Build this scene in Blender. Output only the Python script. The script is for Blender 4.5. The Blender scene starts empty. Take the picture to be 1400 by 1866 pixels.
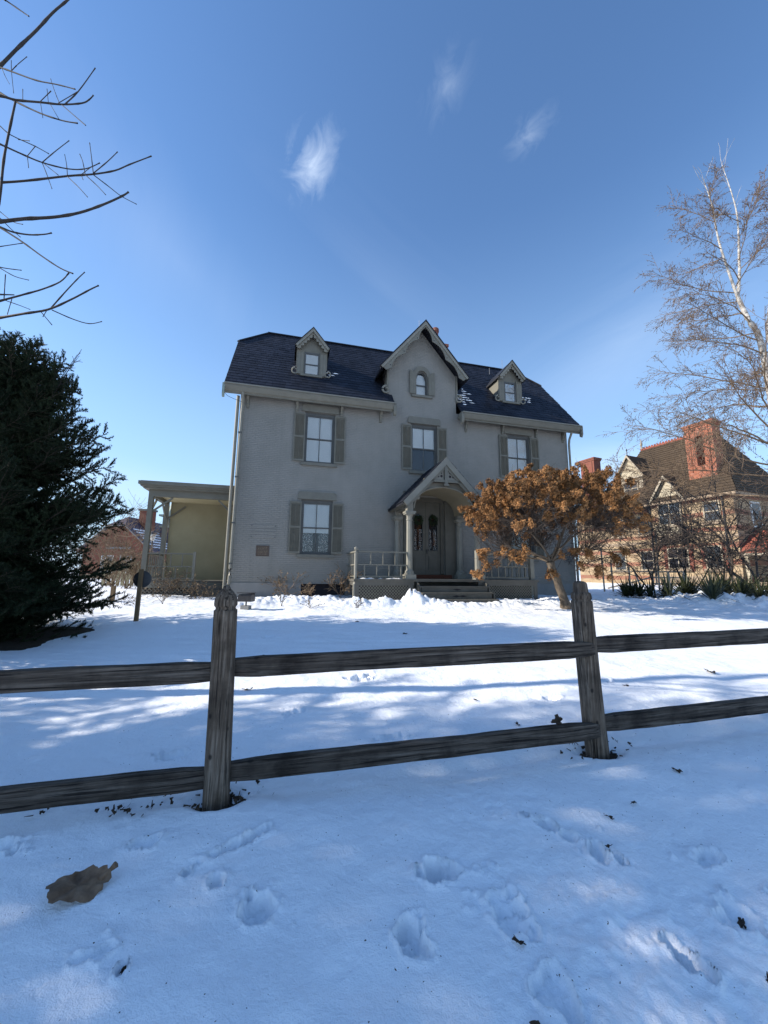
import bpy, bmesh, math, random
import numpy as np
from mathutils import Vector, Matrix
R = math.radians
sc = bpy.context.scene
C = sc.collection
# ---------------------------------------------------------------- camera, sky, sun, exposure
EYE = 1.5
cam = bpy.data.cameras.new('camera')
cam.sensor_fit = 'HORIZONTAL'; cam.sensor_width = 36; cam.lens = 18.0
cam.clip_start = .05; cam.clip_end = 3000
camo = bpy.data.objects.new('camera', cam); C.objects.link(camo)
camo.matrix_world = Matrix.Translation((0, 0, EYE)) @ Matrix.Rotation(R(99.0), 4, 'X') @ Matrix.Rotation(R(.6), 4, 'Z')
sc.camera = camo
SUN_EL = R(28); SUN_AZ = R(184.5)          # direction TO the sun, angle from +X
sun_dir = Vector((math.cos(SUN_AZ)*math.cos(SUN_EL), math.sin(SUN_AZ)*math.cos(SUN_EL), math.sin(SUN_EL)))
sl = bpy.data.lights.new('sun', 'SUN'); sl.energy = 5.0; sl.angle = R(.5); sl.color = (1, .92, .81)
so = bpy.data.objects.new('sun', sl); C.objects.link(so)
so.rotation_euler = sun_dir.to_track_quat('Z', 'Y').to_euler()
world = bpy.data.worlds.new('World'); sc.world = world; world.use_nodes = True
wt = world.node_tree; wt.nodes.clear()
def wn(t, **k):
    n = wt.nodes.new(t)
    for a, b in k.items(): setattr(n, a, b)
    return n
def wl(a, b): wt.links.new(a, b)
sky = wn('ShaderNodeTexSky', sky_type='NISHITA', sun_disc=False, sun_elevation=SUN_EL, sun_rotation=R(90)-SUN_AZ,
         altitude=50, air_density=1.0, dust_density=.1, ozone_density=2.0)
bg = wn('ShaderNodeBackground'); bg.inputs['Strength'].default_value = .15
wo = wn('ShaderNodeOutputWorld')
tc = wn('ShaderNodeTexCoord')
def wmath(op, a, b=None, clamp=False):
    n = wn('ShaderNodeMath', operation=op, use_clamp=clamp)
    for i, v in enumerate((a, b)):
        if v is None: continue
        if isinstance(v, (int, float)): n.inputs[i].default_value = v
        else: wl(v, n.inputs[i])
    return n.outputs[0]
def cloud(center, tilt, lo, wi, scale, amp, seed):
    """a wisp of cirrus: an elongated patch of noise round a direction of the sky"""
    c = Vector(center).normalized()
    q = c.to_track_quat('Z', 'Y').to_matrix().inverted()
    q = Matrix.Rotation(tilt, 3, 'Z') @ q
    m = wn('ShaderNodeMapping'); m.vector_type = 'POINT'
    m.inputs['Rotation'].default_value = q.to_euler('XYZ'); wl(tc.outputs['Generated'], m.inputs['Vector'])
    sp = wn('ShaderNodeSeparateXYZ'); wl(m.outputs[0], sp.inputs[0])
    nz = wn('ShaderNodeTexNoise'); nz.inputs['Scale'].default_value = scale; nz.inputs['Detail'].default_value = 8
    nz.inputs['Roughness'].default_value = .62; nz.inputs['Distortion'].default_value = .9
    mp = wn('ShaderNodeMapping'); mp.inputs['Scale'].default_value = (1/wi*.12, 1/lo*.12, 1); mp.inputs['Location'].default_value = (seed, seed*.7, 0)
    wl(m.outputs[0], mp.inputs['Vector']); wl(mp.outputs[0], nz.inputs['Vector'])
    ex = wmath('DIVIDE', sp.outputs[0], wi); ey = wmath('DIVIDE', sp.outputs[1], lo)
    d2 = wmath('ADD', wmath('MULTIPLY', ex, ex), wmath('MULTIPLY', ey, ey))
    fall = wmath('SUBTRACT', 1, wmath('SQRT', d2), True)
    front = wmath('GREATER_THAN', sp.outputs[2], 0)
    v = wmath('MULTIPLY', wmath('SUBTRACT', wmath('ADD', nz.outputs[0], wmath('MULTIPLY', fall, .42)), .62), 2.2, True)
    v = wmath('MULTIPLY', wmath('MULTIPLY', v, wmath('POWER', fall, 1.1)), amp)
    return wmath('MULTIPLY', v, front)
def pray(u, v):
    """direction of the line of sight through a point of the 1400 x 1866 photograph"""
    x, y = (u-700)/700, (933-v)/700
    ro, p = R(-.6), R(9)
    a = x*math.cos(ro)+y*math.sin(ro); b = -x*math.sin(ro)+y*math.cos(ro)
    return Vector((a, math.cos(p)-b*math.sin(p), b*math.cos(p)+math.sin(p)))
cl = None
for cc in ((pray(567, 300), R(-24), .10, .068, 11, .55, 3.1), (pray(812, 160), R(-38), .085, .05, 11, .16, 9.4), (pray(965, 245), R(-66), .07, .04, 12, .19, 5.2),
           (pray(330, 480), R(62), .75, .26, 4.5, .13, 1.3), (pray(700, 520), R(55), .6, .2, 5, .09, 7.3), (pray(1150, 620), R(-70), .5, .2, 5, .2, 2.2), (pray(1130, 850), R(80), .35, .10, 4, .7, 6.6), (pray(250, 900), R(85), .5, .12, 4, .5, 4.6)):
    k = cloud(*cc)
    cl = k if cl is None else wmath('MAXIMUM', cl, k)
hsv = wn('ShaderNodeHueSaturation'); hsv.inputs['Saturation'].default_value = 1.14; hsv.inputs['Hue'].default_value = .503; hsv.inputs['Value'].default_value = 1.18
wl(sky.outputs[0], hsv.inputs['Color'])
mx = wn('ShaderNodeMix', data_type='RGBA'); wl(cl, mx.inputs['Factor']); wl(hsv.outputs[0], mx.inputs[6]); mx.inputs[7].default_value = (5.6, 6.3, 7.2, 1)
# paler, bluish air towards the horizon
el = wn('ShaderNodeSeparateXYZ'); wl(tc.outputs['Generated'], el.inputs[0])
hz = wmath('MULTIPLY', wmath('POWER', wmath('SUBTRACT', 1, wmath('DIVIDE', wmath('ABSOLUTE', el.outputs[2]), .72), True), 1.35), .9)
mh = wn('ShaderNodeMix', data_type='RGBA'); wl(hz, mh.inputs['Factor']); wl(mx.outputs[2], mh.inputs[6]); mh.inputs[7].default_value = (2.35, 3.55, 5.1, 1)
wl(mh.outputs[2], bg.inputs['Color']); wl(bg.outputs[0], wo.inputs['Surface'])
vs = sc.view_settings
vs.view_transform = 'Standard'; vs.look = 'None'; vs.gamma = 1; vs.use_curve_mapping = False; vs.exposure = .52
# ---------------------------------------------------------------- helpers
def tag(o, label=None, cat=None, group=None, kind=None):
    if label: o['label'] = label
    if cat: o['category'] = cat
    if group: o['group'] = group
    if kind: o['kind'] = kind
    return o
def empty(name, loc=(0, 0, 0), rz=0, label=None, cat=None, group=None):
    o = bpy.data.objects.new(name, None); C.objects.link(o); o.location = loc; o.rotation_euler = (0, 0, rz)
    o.empty_display_size = .2
    return tag(o, label, cat, group)
def link(name, me, parent=None, loc=None, rot=None, scale=None):
    o = bpy.data.objects.new(name, me); C.objects.link(o)
    if parent: o.parent = parent
    if loc is not None: o.location = loc
    if rot is not None: o.rotation_euler = rot
    if scale is not None: o.scale = (scale,)*3 if isinstance(scale, (int, float)) else scale
    return o
def mesh_np(name, V, F3=None, F4=None, mat=None, smooth=False, mi=None):
    """fast mesh from numpy arrays of triangles and quads"""
    me = bpy.data.meshes.new(name)
    V = np.asarray(V, np.float32)
    parts = []; tot = []
    if F3 is not None and len(F3): F3 = np.asarray(F3, np.int32); parts.append(F3.ravel()); tot.append(np.full(len(F3), 3, np.int32))
    if F4 is not None and len(F4): F4 = np.asarray(F4, np.int32); parts.append(F4.ravel()); tot.append(np.full(len(F4), 4, np.int32))
    idx = np.concatenate(parts); tot = np.concatenate(tot)
    me.vertices.add(len(V)); me.vertices.foreach_set('co', V.ravel())
    me.loops.add(len(idx)); me.loops.foreach_set('vertex_index', idx)
    me.polygons.add(len(tot)); st = np.concatenate([[0], np.cumsum(tot)[:-1]]).astype(np.int32)
    me.polygons.foreach_set('loop_start', st); me.polygons.foreach_set('loop_total', tot)
    if smooth: me.polygons.foreach_set('use_smooth', np.ones(len(tot), bool))
    if mi is not None: me.polygons.foreach_set('material_index', np.asarray(mi, np.int32))
    for m in (mat if isinstance(mat, (list, tuple)) else [mat]):
        if m: me.materials.append(m)
    me.update(calc_edges=True)
    return me
class MB:
    """collects shapes; build() links them as one mesh object"""
    def __init__(s): s.v = []; s.f = []; s.mi = []; s.m = 0
    def add(s, vs, fs):
        b = len(s.v); s.v += [tuple(v) for v in vs]; s.f += [tuple(b+i for i in f) for f in fs]; s.mi += [s.m]*len(fs); return s
    def box(s, x0, x1, y0, y1, z0, z1):
        return s.add([(x0,y0,z0),(x1,y0,z0),(x1,y1,z0),(x0,y1,z0),(x0,y0,z1),(x1,y0,z1),(x1,y1,z1),(x0,y1,z1)],
              [(0,3,2,1),(4,5,6,7),(0,1,5,4),(1,2,6,5),(2,3,7,6),(3,0,4,7)])
    def bar(s, a, b, w, h, up=(0, 0, 1)):
        a, b = Vector(a), Vector(b); d = (b-a).normalized(); x = d.cross(Vector(up))
        if x.length < 1e-4: x = d.cross(Vector((0, 1, 0)))
        x.normalize(); y = x.cross(d); vs = []
        for p in (a, b):
            for i, j in ((-1,-1),(1,-1),(1,1),(-1,1)): vs.append(p+x*(i*w/2)+y*(j*h/2))
        return s.add(vs, [(0,1,2,3),(7,6,5,4),(0,4,5,1),(1,5,6,2),(2,6,7,3),(3,7,4,0)])
    def prism(s, pts, ax, t0, t1):
        """polygon pts (2-D) extruded along axis ax (0,1,2) from t0 to t1"""
        def P(p, t):
            q = list(p); q.insert(ax, t); return q
        n = len(pts); vs = [P(p, t0) for p in pts]+[P(p, t1) for p in pts]
        fs = [tuple(range(n)), tuple(range(2*n-1, n-1, -1))]+[(i, (i+1) % n+0, (i+1) % n+n, i+n) for i in range(n)]
        fs = [f if k < 2 else f[::-1] for k, f in enumerate(fs)]
        return s.add(vs, fs)
    def tube(s, pts, rs, n=6, cap=True):
        pts = [Vector(p) for p in pts]
        if isinstance(rs, (int, float)): rs = [rs]*len(pts)
        up = Vector((0, 0, 1)); vs = []
        for i, p in enumerate(pts):
            d = (pts[min(i+1, len(pts)-1)]-pts[max(i-1, 0)]).normalized()
            x = d.cross(up)
            if x.length < .05: x = d.cross(Vector((0, 1, 0)))
            x.normalize(); y = x.cross(d)
            for k in range(n):
                a = 2*math.pi*k/n; vs.append(p+x*(math.cos(a)*rs[i])+y*(math.sin(a)*rs[i]))
        fs = [(i*n+k, i*n+(k+1) % n, (i+1)*n+(k+1) % n, (i+1)*n+k) for i in range(len(pts)-1) for k in range(n)]
        if cap: fs += [tuple(range(n-1, -1, -1)), tuple((len(pts)-1)*n+k for k in range(n))]
        return s.add(vs, fs)
    def lathe(s, prof, cx, cy, n=14):
        """profile of (radius, z) turned about the vertical at cx, cy"""
        vs = [(cx+r*math.cos(2*math.pi*k/n), cy+r*math.sin(2*math.pi*k/n), z) for r, z in prof for k in range(n)]
        fs = [(i*n+k, i*n+(k+1) % n, (i+1)*n+(k+1) % n, (i+1)*n+k) for i in range(len(prof)-1) for k in range(n)]
        fs += [tuple(range(n-1, -1, -1)), tuple((len(prof)-1)*n+k for k in range(n))]
        return s.add(vs, fs)
    def mesh(s, name, mat=None, smooth=False):
        me = bpy.data.meshes.new(name); me.from_pydata(s.v, [], s.f)
        for m in (mat if isinstance(mat, (list, tuple)) else [mat]):
            if m: me.materials.append(m)
        if isinstance(mat, (list, tuple)): me.polygons.foreach_set('material_index', s.mi)
        if smooth:
            me.polygons.foreach_set('use_smooth', [True]*len(me.polygons)); me.update()
            try: me.set_sharp_from_angle(angle=R(38))
            except Exception: pass
        me.update(); return me
    def build(s, name, mat=None, parent=None, smooth=False): return link(name, s.mesh(name, mat, smooth), parent)
def _h(ix, iy, seed):
    n = (ix.astype(np.int64)*374761393+iy.astype(np.int64)*668265263+seed*1274126177) & 0x7fffffff
    n = ((n ^ (n >> 13))*1274126177) & 0x7fffffff
    return ((n ^ (n >> 16)) & 0xffff)/65535.0
def noise2(x, y, seed=0):
    x = np.asarray(x, float); y = np.asarray(y, float)
    ix, iy = np.floor(x), np.floor(y); fx, fy = x-ix, y-iy
    fx = fx*fx*fx*(fx*(fx*6-15)+10); fy = fy*fy*fy*(fy*(fy*6-15)+10)
    a, b, c, d = _h(ix, iy, seed), _h(ix+1, iy, seed), _h(ix, iy+1, seed), _h(ix+1, iy+1, seed)
    return (a+(b-a)*fx)*(1-fy)+(c+(d-c)*fx)*fy-.5
def fbm(x, y, seed=0, o=4, g=.5):
    s, a = 0, 1
    for i in range(o): s = s+a*noise2(x*2**i+i*17.3, y*2**i-i*9.1, seed+i); a *= g
    return s
# ---------------------------------------------------------------- materials
def mat(name, col, rough=.7, spec=.3, metal=0):
    m = bpy.data.materials.new(name); m.use_nodes = True
    b = m.node_tree.nodes['Principled BSDF']
    b.inputs['Base Color'].default_value = (*col, 1); b.inputs['Roughness'].default_value = rough
    b.inputs['Specular IOR Level'].default_value = spec; b.inputs['Metallic'].default_value = metal
    return m
class NT:
    def __init__(s, m): s.t = m.node_tree; s.b = s.t.nodes['Principled BSDF']; s.co = s.t.nodes.new('ShaderNodeTexCoord').outputs['Object']
    def n(s, ty, ins=None, **k):
        n = s.t.nodes.new(ty)
        for a, b in k.items(): setattr(n, a, b)
        for a, b in (ins or {}).items():
            if isinstance(b, bpy.types.NodeSocket): s.t.links.new(b, n.inputs[a])
            else: n.inputs[a].default_value = b
        return n
    def map(s, scale=(1, 1, 1), loc=(0, 0, 0), rot=(0, 0, 0), src=None):
        return s.n('ShaderNodeMapping', {'Vector': src or s.co, 'Scale': scale, 'Location': loc, 'Rotation': rot}).outputs[0]
    def noise(s, scale, detail=4, rough=.55, vec=None, dist=0):
        return s.n('ShaderNodeTexNoise', {'Vector': vec or s.co, 'Scale': scale, 'Detail': detail, 'Roughness': rough, 'Distortion': dist}).outputs[0]
    def ramp(s, fac, stops):
        r = s.n('ShaderNodeValToRGB', {'Fac': fac}); e = r.color_ramp.elements
        while len(e) < len(stops): e.new(.5)
        for x, (p, c) in zip(e, stops): x.position = p; x.color = (*c, 1) if len(c) == 3 else c
        return r.outputs[0]
    def mix(s, fac, a, b, bt='MIX'):
        n = s.n('ShaderNodeMix', data_type='RGBA', blend_type=bt)
        for i, v in ((0, fac), (6, a), (7, b)):
            if isinstance(v, bpy.types.NodeSocket): s.t.links.new(v, n.inputs[i])
            else: n.inputs[i].default_value = (*v, 1) if isinstance(v, tuple) and len(v) == 3 else v
        return n.outputs[2]
    def math(s, op, a, b=0, clamp=False):
        n = s.n('ShaderNodeMath', operation=op, use_clamp=clamp)
        for i, v in enumerate((a, b)):
            if isinstance(v, bpy.types.NodeSocket): s.t.links.new(v, n.inputs[i])
            else: n.inputs[i].default_value = v
        return n.outputs[0]
    def bump(s, h, strength=.4, dist=.01, normal=None):
        i = {'Height': h, 'Strength': strength, 'Distance': dist}
        if normal: i['Normal'] = normal
        o = s.n('ShaderNodeBump', i).outputs[0]; s.t.links.new(o, s.b.inputs['Normal']); return o
    def col(s, c): s.t.links.new(c, s.b.inputs['Base Color'])
    def rough(s, c): s.t.links.new(c, s.b.inputs['Roughness'])
    def rnd(s): return s.n('ShaderNodeObjectInfo').outputs['Random']
M = {}
def varied(name, c0, c1, rough=.7, scale=6, bump=.2, bd=.004, spec=.3, rnd=0.0, stretch=(1, 1, 1)):
    m = mat(name, c0, rough, spec); t = NT(m); v = t.map(stretch)
    f = t.noise(scale, 5, .6, v); c = t.ramp(f, [(.3, c0), (.7, c1)])
    if rnd:
        k = t.math('ADD', t.math('MULTIPLY', t.rnd(), rnd), 1-rnd/2)
        c = t.mix(1.0, c, t.n('ShaderNodeCombineColor', {0: k, 1: k, 2: k}).outputs[0], 'MULTIPLY')
    t.col(c)
    if bump: t.bump(t.noise(scale*4, 4, .6, v), bump, bd)
    M[name] = m; return m
# snow: grain relief, sparse dark specks of litter
m = mat('snow', (.86, .89, .93), .55, .25); t = NT(m); M['snow'] = m
n1 = t.noise(38, 5, .65); n2 = t.noise(7, 4, .6); n3 = t.noise(190, 2, .5)
t.bump(t.math('ADD', t.math('ADD', t.math('MULTIPLY', n1, .5), n2), t.math('MULTIPLY', n3, .22)), .75, .024)
sp = t.math('GREATER_THAN', t.noise(55, 2, .5), .735); sp2 = t.math('GREATER_THAN', t.noise(1.7, 3, .6), .5)
yc = t.n('ShaderNodeSeparateXYZ', {0: t.co}).outputs[1]
base = t.mix(t.ramp(t.noise(.9, 4, .6), [(.42, (0, 0, 0)), (.75, (1, 1, 1))]), (.90, .92, .945), (.85, .87, .89))
t.col(t.mix(t.math('MULTIPLY', sp, sp2), base, (.06, .045, .035)))

# weathered grey fence wood
def wood(name, c0, c1, c2, ax, s=1):
    m = mat(name, c0, .85, .15); t = NT(m); st = [44*s]*3; st[ax] = 1.5*s
    v = t.map(tuple(st), src=t.n('ShaderNodeVectorMath', {0: t.co, 1: t.n('ShaderNodeVectorMath', {0: t.n('ShaderNodeCombineXYZ', {0: t.rnd(), 1: t.rnd(), 2: t.rnd()}).outputs[0], 1: (7, 9, 5)}, operation='MULTIPLY').outputs[0]}, operation='ADD').outputs[0])
    g = t.noise(1.0, 7, .72, v, .25); blot = t.noise(3.5, 5, .6)
    st2 = [85*s]*3; st2[ax] = 2.0*s
    cr = t.noise(1, 3, .5, t.map(tuple(st2)), .3)
    crack = t.ramp(cr, [(.36, (0, 0, 0)), (.42, (1, 1, 1))])
    c = t.ramp(g, [(.30, c0), (.5, c1), (.70, c2)])
    c = t.mix(t.ramp(blot, [(.45, (0, 0, 0)), (.7, (.75, .75, .75))]), c, tuple(x*.42 for x in c0))
    vor = t.n('ShaderNodeTexVoronoi', {'Vector': t.map((5, 5, 3.2) if ax == 2 else (3.2, 5, 5)), 'Scale': 1.5, 'Randomness': 1}).outputs['Distance']
    knot = t.ramp(vor, [(.05, (0, 0, 0)), (.11, (1, 1, 1))])
    c = t.mix(t.math('MULTIPLY', t.math('SUBTRACT', 1, crack), .8), c, (.012, .01, .009)); c = t.mix(t.math('MULTIPLY', t.math('SUBTRACT', 1, knot), .85), c, (.02, .017, .015))
    t.col(c); t.bump(t.math('ADD', t.math('MULTIPLY', crack, .8), t.math('ADD', g, t.math('MULTIPLY', knot, .4))), .9, .008)
    M[name] = m
wood('post_wood', (.042, .030, .022), (.14, .104, .075), (.33, .262, .20), 2)
wood('rail_wood', (.030, .023, .018), (.088, .069, .054), (.19, .155, .125), 0)
# painted brick of the grey house
m = mat('painted_brick', (.30, .285, .26), .6, .3); t = NT(m); M['painted_brick'] = m
def brickmap(t, z='z'):
    s = t.n('ShaderNodeSeparateXYZ', {0: t.co}); nm = t.n('ShaderNodeSeparateXYZ', {0: t.n('ShaderNodeNewGeometry').outputs['Normal']})
    u = t.math('ADD', s.outputs[0], s.outputs[1]); return t.n('ShaderNodeCombineXYZ', {0: u, 1: s.outputs[2], 2: 0}).outputs[0]
bv = brickmap(t)
br = t.n('ShaderNodeTexBrick', {'Vector': bv, 'Scale': 1, 'Mortar Size': .006, 'Mortar Smooth': .6, 'Brick Width': .21, 'Row Height': .071, 'Color1': (1, 1, 1, 1), 'Color2': (.8, .8, .8, 1), 'Mortar': (0, 0, 0, 1)})
f = t.noise(1.3, 5, .62); f2 = t.noise(14, 4, .6)
c = t.ramp(f, [(.3, (.226, .215, .188)), (.7, (.266, .253, .223))])
c = t.mix(t.math('MULTIPLY', t.ramp(f2, [(.35, (1, 1, 1)), (.6, (0, 0, 0))]), .12), c, (.16, .153, .14))
c = t.mix(t.math('MULTIPLY', t.math('SUBTRACT', 1, br.outputs['Fac']), .0), c, (.2, .2, .2))
c = t.mix(t.math('MULTIPLY', br.outputs['Fac'], .16), c, (.12, .115, .10))
# flaked paint near the left corner
sx = t.n('ShaderNodeSeparateXYZ', {0: t.co})
edge = t.math('MULTIPLY', t.math('LESS_THAN', sx.outputs[0], .55), t.ramp(sx.outputs[0], [(0, (1, 1, 1)), (.55, (0, 0, 0))]))
fl = t.math('GREATER_THAN', t.math('ADD', t.noise(5, 4, .7, t.map((1, 1, 3.2))), t.math('MULTIPLY', edge, .17)), .735)
c = t.mix(t.math('MULTIPLY', fl, edge), c, (.05, .045, .05))
st = t.noise(1, 5, .7, t.map((2.2, 2.2, .28)), .4); c = t.mix(t.ramp(st, [(.52, (0, 0, 0)), (.75, (.4, .4, .4))]), c, (.165, .157, .138))
blo = t.noise(.55, 4, .6); c = t.mix(t.ramp(blo, [(.5, (0, 0, 0)), (.7, (.35, .35, .35))]), c, (.285, .272, .245))
t.col(c); t.bump(t.math('ADD', t.math('MULTIPLY', br.outputs['Fac'], -.7), t.math('MULTIPLY', f2, .5)), 1.0, .010)
varied('foundation', (0.204, 0.1997, 0.187), (0.2635, 0.255, 0.238), .8, 2.2, .4, .01)
varied('trim', (.148, .140, .112), (.185, .176, .142), .55, 3, .08, .003, .35)
varied('trim_light', (.195, .185, .15), (.24, .228, .188), .55, 3, .08, .003, .35)
varied('trim_dark', (0.0723, 0.0723, 0.068), (0.102, 0.102, 0.0935), .5, 4, .05, .002, .4)
varied('lintel_stone', (.145, .138, .112), (.18, .172, .142), .7, 5, .2, .004)
varied('shutter_paint', (.135, .127, .100), (.175, .165, .132), .55, 4, .1, .003, .3)
varied('olive_wall', (.30, .262, .155), (.36, .315, .195), .65, 1.4, .08, .003)
varied('olive_ceiling', (.50, .43, .26), (.58, .50, .31), .6, 1.4, .05, .003)
varied('vault', (.235, .205, .14), (.28, .245, .17), .6, 1.4, .05, .003)
varied('slate', (.0095, .0115, .018), (.021, .025, .037), .6, 2.5, .25, .004, .18, .6)
varied('slate_edge', (.007, .0085, .013), (.015, .017, .024), .6, 3, .2, .004)
varied('blind', (.80, .80, .78), (.86, .86, .84), .8, 2, .1, .004)
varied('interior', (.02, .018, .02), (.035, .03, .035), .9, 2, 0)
varied('lead', (.16, .17, .18), (.24, .25, .26), .4, 6, .05, .002, .5)
varied('dark_metal', (.018, .018, .02), (.035, .035, .038), .45, 8, .1, .002, .5)
varied('bronze', (.055, .034, .022), (.085, .05, .03), .42, 12, .1, .001, .5)
varied('bronze_letter', (.2, .15, .09), (.26, .19, .12), .4, 12, 0)
varied('door_paint', (.088, .083, .066), (.115, .108, .087), .5, 3, .08, .003, .35)
varied('step_wood', (0.085, 0.0808, 0.068), (0.1275, 0.119, 0.102), .6, 3, .15, .003, .3)
varied('mat_red', (.06, .02, .012), (.1, .035, .02), .9, 20, .3, .004)
varied('soil', (.022, .016, .011), (.055, .04, .026), .95, 26, .8, .015)
varied('dead_leaf', (.10, .056, .032), (.24, .155, .098), .75, 16, .4, .004, .25, .3)
varied('dark_leaf', (.025, .017, .012), (.06, .04, .025), .8, 16, .3, .004, .25)
varied('dry_grass', (.14, .095, .05), (.26, .18, .10), .85, 9, 0, .003, .2, .3)
varied('twig', (.045, .034, .028), (.10, .08, .066), .8, 12, .3, .004, .25)
varied('twig_dark', (.022, .017, .014), (.05, .04, .034), .75, 12, .3, .004, .3)
varied('twig_warm', (.14, .095, .06), (.25, .18, .12), .85, 8, .2, .004, .25)
varied('bark', (.055, .042, .03), (.15, .12, .09), .9, 7, .8, .02, .2, 0, (1, 1, .3))
varied('bark_spruce', (.05, .036, .028), (.09, .065, .05), .9, 9, .8, .02)
varied('needles', (.009, .016, .008), (.027, .038, .017), .7, 1.5, 0, .003, .15, .5)
varied('birch_bark', (.17, .15, .13), (.60, .57, .52), .7, 3, .2, .004, .3, 0, (1, 1, 2.2))
varied('catkin', (.085, .055, .042), (.15, .10, .075), .85, 2, 0, .003, .2)
varied('petal', (.11, .045, .016), (.42, .22, .088), .8, 14, 0, .003, .2, .75)
varied('evergreen_blade', (.018, .026, .010), (.055, .062, .026), .5, 3, 0, .003, .4)
varied('brown_shingle', (.038, .026, .017), (.10, .072, .047), .85, 9, .7, .02, .2, 0, (1, 1, 3))
varied('shingle_gable', (.30, .25, .17), (.44, .38, .27), .8, 11, .6, .015)
varied('buff_trim', (.27, .225, .16), (.36, .305, .225), .7, 6, .2, .005)
varied('sandstone', (.22, .16, .11), (.34, .26, .18), .85, 6, .5, .01)
varied('red_roof', (.19, .055, .035), (.28, .085, .055), .8, 8, .4, .01)
varied('copper_green', (.20, .25, .215), (.28, .33, .29), .6, 5, .2, .005)
varied('bg_white', (.55, .54, .5), (.62, .61, .57), .6, 4, .1, .004)
varied('bg_grey', (.18, .18, .185), (.24, .24, .245), .7, 3, .1, .004)
varied('purple_slate', (.055, .045, .065), (.10, .085, .115), .6, 5, .3, .006)
varied('post_stain', (.11, .07, .035), (.19, .125, .065), .7, 5, .3, .004, .3, 0, (4, 4, .6))
def bricks(name, a, b, mort, band=None):
    m = mat(name, a, .85, .2); t = NT(m); bv = brickmap(t)
    br = t.n('ShaderNodeTexBrick', {'Vector': bv, 'Scale': 1, 'Mortar Size': .009, 'Mortar Smooth': .3, 'Brick Width': .22, 'Row Height': .075, 'Color1': (*a, 1), 'Color2': (*b, 1), 'Mortar': (*mort, 1)})
    c = t.mix(t.math('MULTIPLY', t.noise(2.2, 5, .65), .8), br.outputs['Color'], tuple(x*.55 for x in a))
    if band:
        s2, per, wd = band; z = t.n('ShaderNodeSeparateXYZ', {0: t.co}).outputs[2]
        st = t.n('ShaderNodeTexBrick', {'Vector': bv, 'Scale': 1, 'Mortar Size': .014, 'Mortar Smooth': .3, 'Brick Width': .62, 'Row Height': .27, 'Color1': (*s2, 1), 'Color2': tuple(x*.72 for x in s2)+(1,), 'Mortar': (.2, .17, .13, 1)})
        sc2 = t.mix(t.math('MULTIPLY', t.noise(5, 5, .65), .75), st.outputs['Color'], tuple(x*.5 for x in s2))
        fr = t.math('FRACT', t.math('ADD', t.math('DIVIDE', z, per), t.math('MULTIPLY', t.noise(.35, 2, .5), .35))); c = t.mix(t.math('GREATER_THAN', fr, wd), c, sc2)
        c = t.mix(t.ramp(t.noise(.8, 4, .65), [(.45, (0, 0, 0)), (.65, (.7, .7, .7))]), c, (.22, .145, .09))
    t.col(c); t.bump(t.math('ADD', t.math('MULTIPLY', br.outputs['Fac'], -1), t.noise(30, 3)), .6, .012); M[name] = m
    if name == 'chimney_brick':
        c = t.mix(t.math('MULTIPLY', t.ramp(t.noise(7, 4, .7), [(.58, (0, 0, 0)), (.70, (1, 1, 1))]), .55), c, (.5, .38, .31)); c = t.mix(t.ramp(t.noise(5, 4, .7, t.map((1, 1, 1), (9, 3, 2))), [(.5, (0, 0, 0)), (.7, (.8, .8, .8))]), c, (.12, .045, .03)); t.col(c)
bricks('red_brick', (.26, .075, .045), (.19, .05, .032), (.25, .2, .16))
bricks('chimney_brick', (.40, .12, .055), (.28, .078, .04), (.42, .30, .24))
bricks('banded_brick', (.31, .118, .074), (.22, .08, .052), (.36, .28, .2), ((.52, .385, .235), 1.32, .30))
# window glass: sees through, mirrors the sky by its Fresnel share
m = bpy.data.materials.new('glass'); m.use_nodes = True; nt = m.node_tree; nt.nodes.clear()
o = nt.nodes.new('ShaderNodeOutputMaterial'); mxs = nt.nodes.new('ShaderNodeMixShader'); fr = nt.nodes.new('ShaderNodeFresnel'); fr.inputs[0].default_value = 1.5
tr = nt.nodes.new('ShaderNodeBsdfTransparent'); tr.inputs[0].default_value = (.96, .97, .97, 1); gl = nt.nodes.new('ShaderNodeBsdfGlossy'); gl.inputs['Roughness'].default_value = .03
nz = nt.nodes.new('ShaderNodeTexNoise'); nz.inputs['Scale'].default_value = 3.0; bp = nt.nodes.new('ShaderNodeBump'); bp.inputs['Strength'].default_value = .15; bp.inputs['Distance'].default_value = .02
tcg = nt.nodes.new('ShaderNodeTexCoord'); nt.links.new(tcg.outputs['Object'], nz.inputs['Vector']); nt.links.new(nz.outputs[0], bp.inputs['Height']); nt.links.new(bp.outputs[0], gl.inputs['Normal'])
nt.links.new(fr.outputs[0], mxs.inputs[0]); nt.links.new(tr.outputs[0], mxs.inputs[1]); nt.links.new(gl.outputs[0], mxs.inputs[2]); nt.links.new(mxs.outputs[0], o.inputs[0]); M['glass'] = m
# lace curtain: white cloth with a flower-like mesh of holes
m = mat('lace', (.7, .69, .66), .9, .1); t = NT(m); M['lace'] = m
vo = t.n('ShaderNodeTexVoronoi', {'Vector': t.map((1, 1, .8)), 'Scale': 26}).outputs['Distance']
al = t.ramp(vo, [(.30, (1, 1, 1)), (.36, (.25, .25, .25))]); t.t.links.new(al, t.b.inputs['Alpha'])
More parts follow.
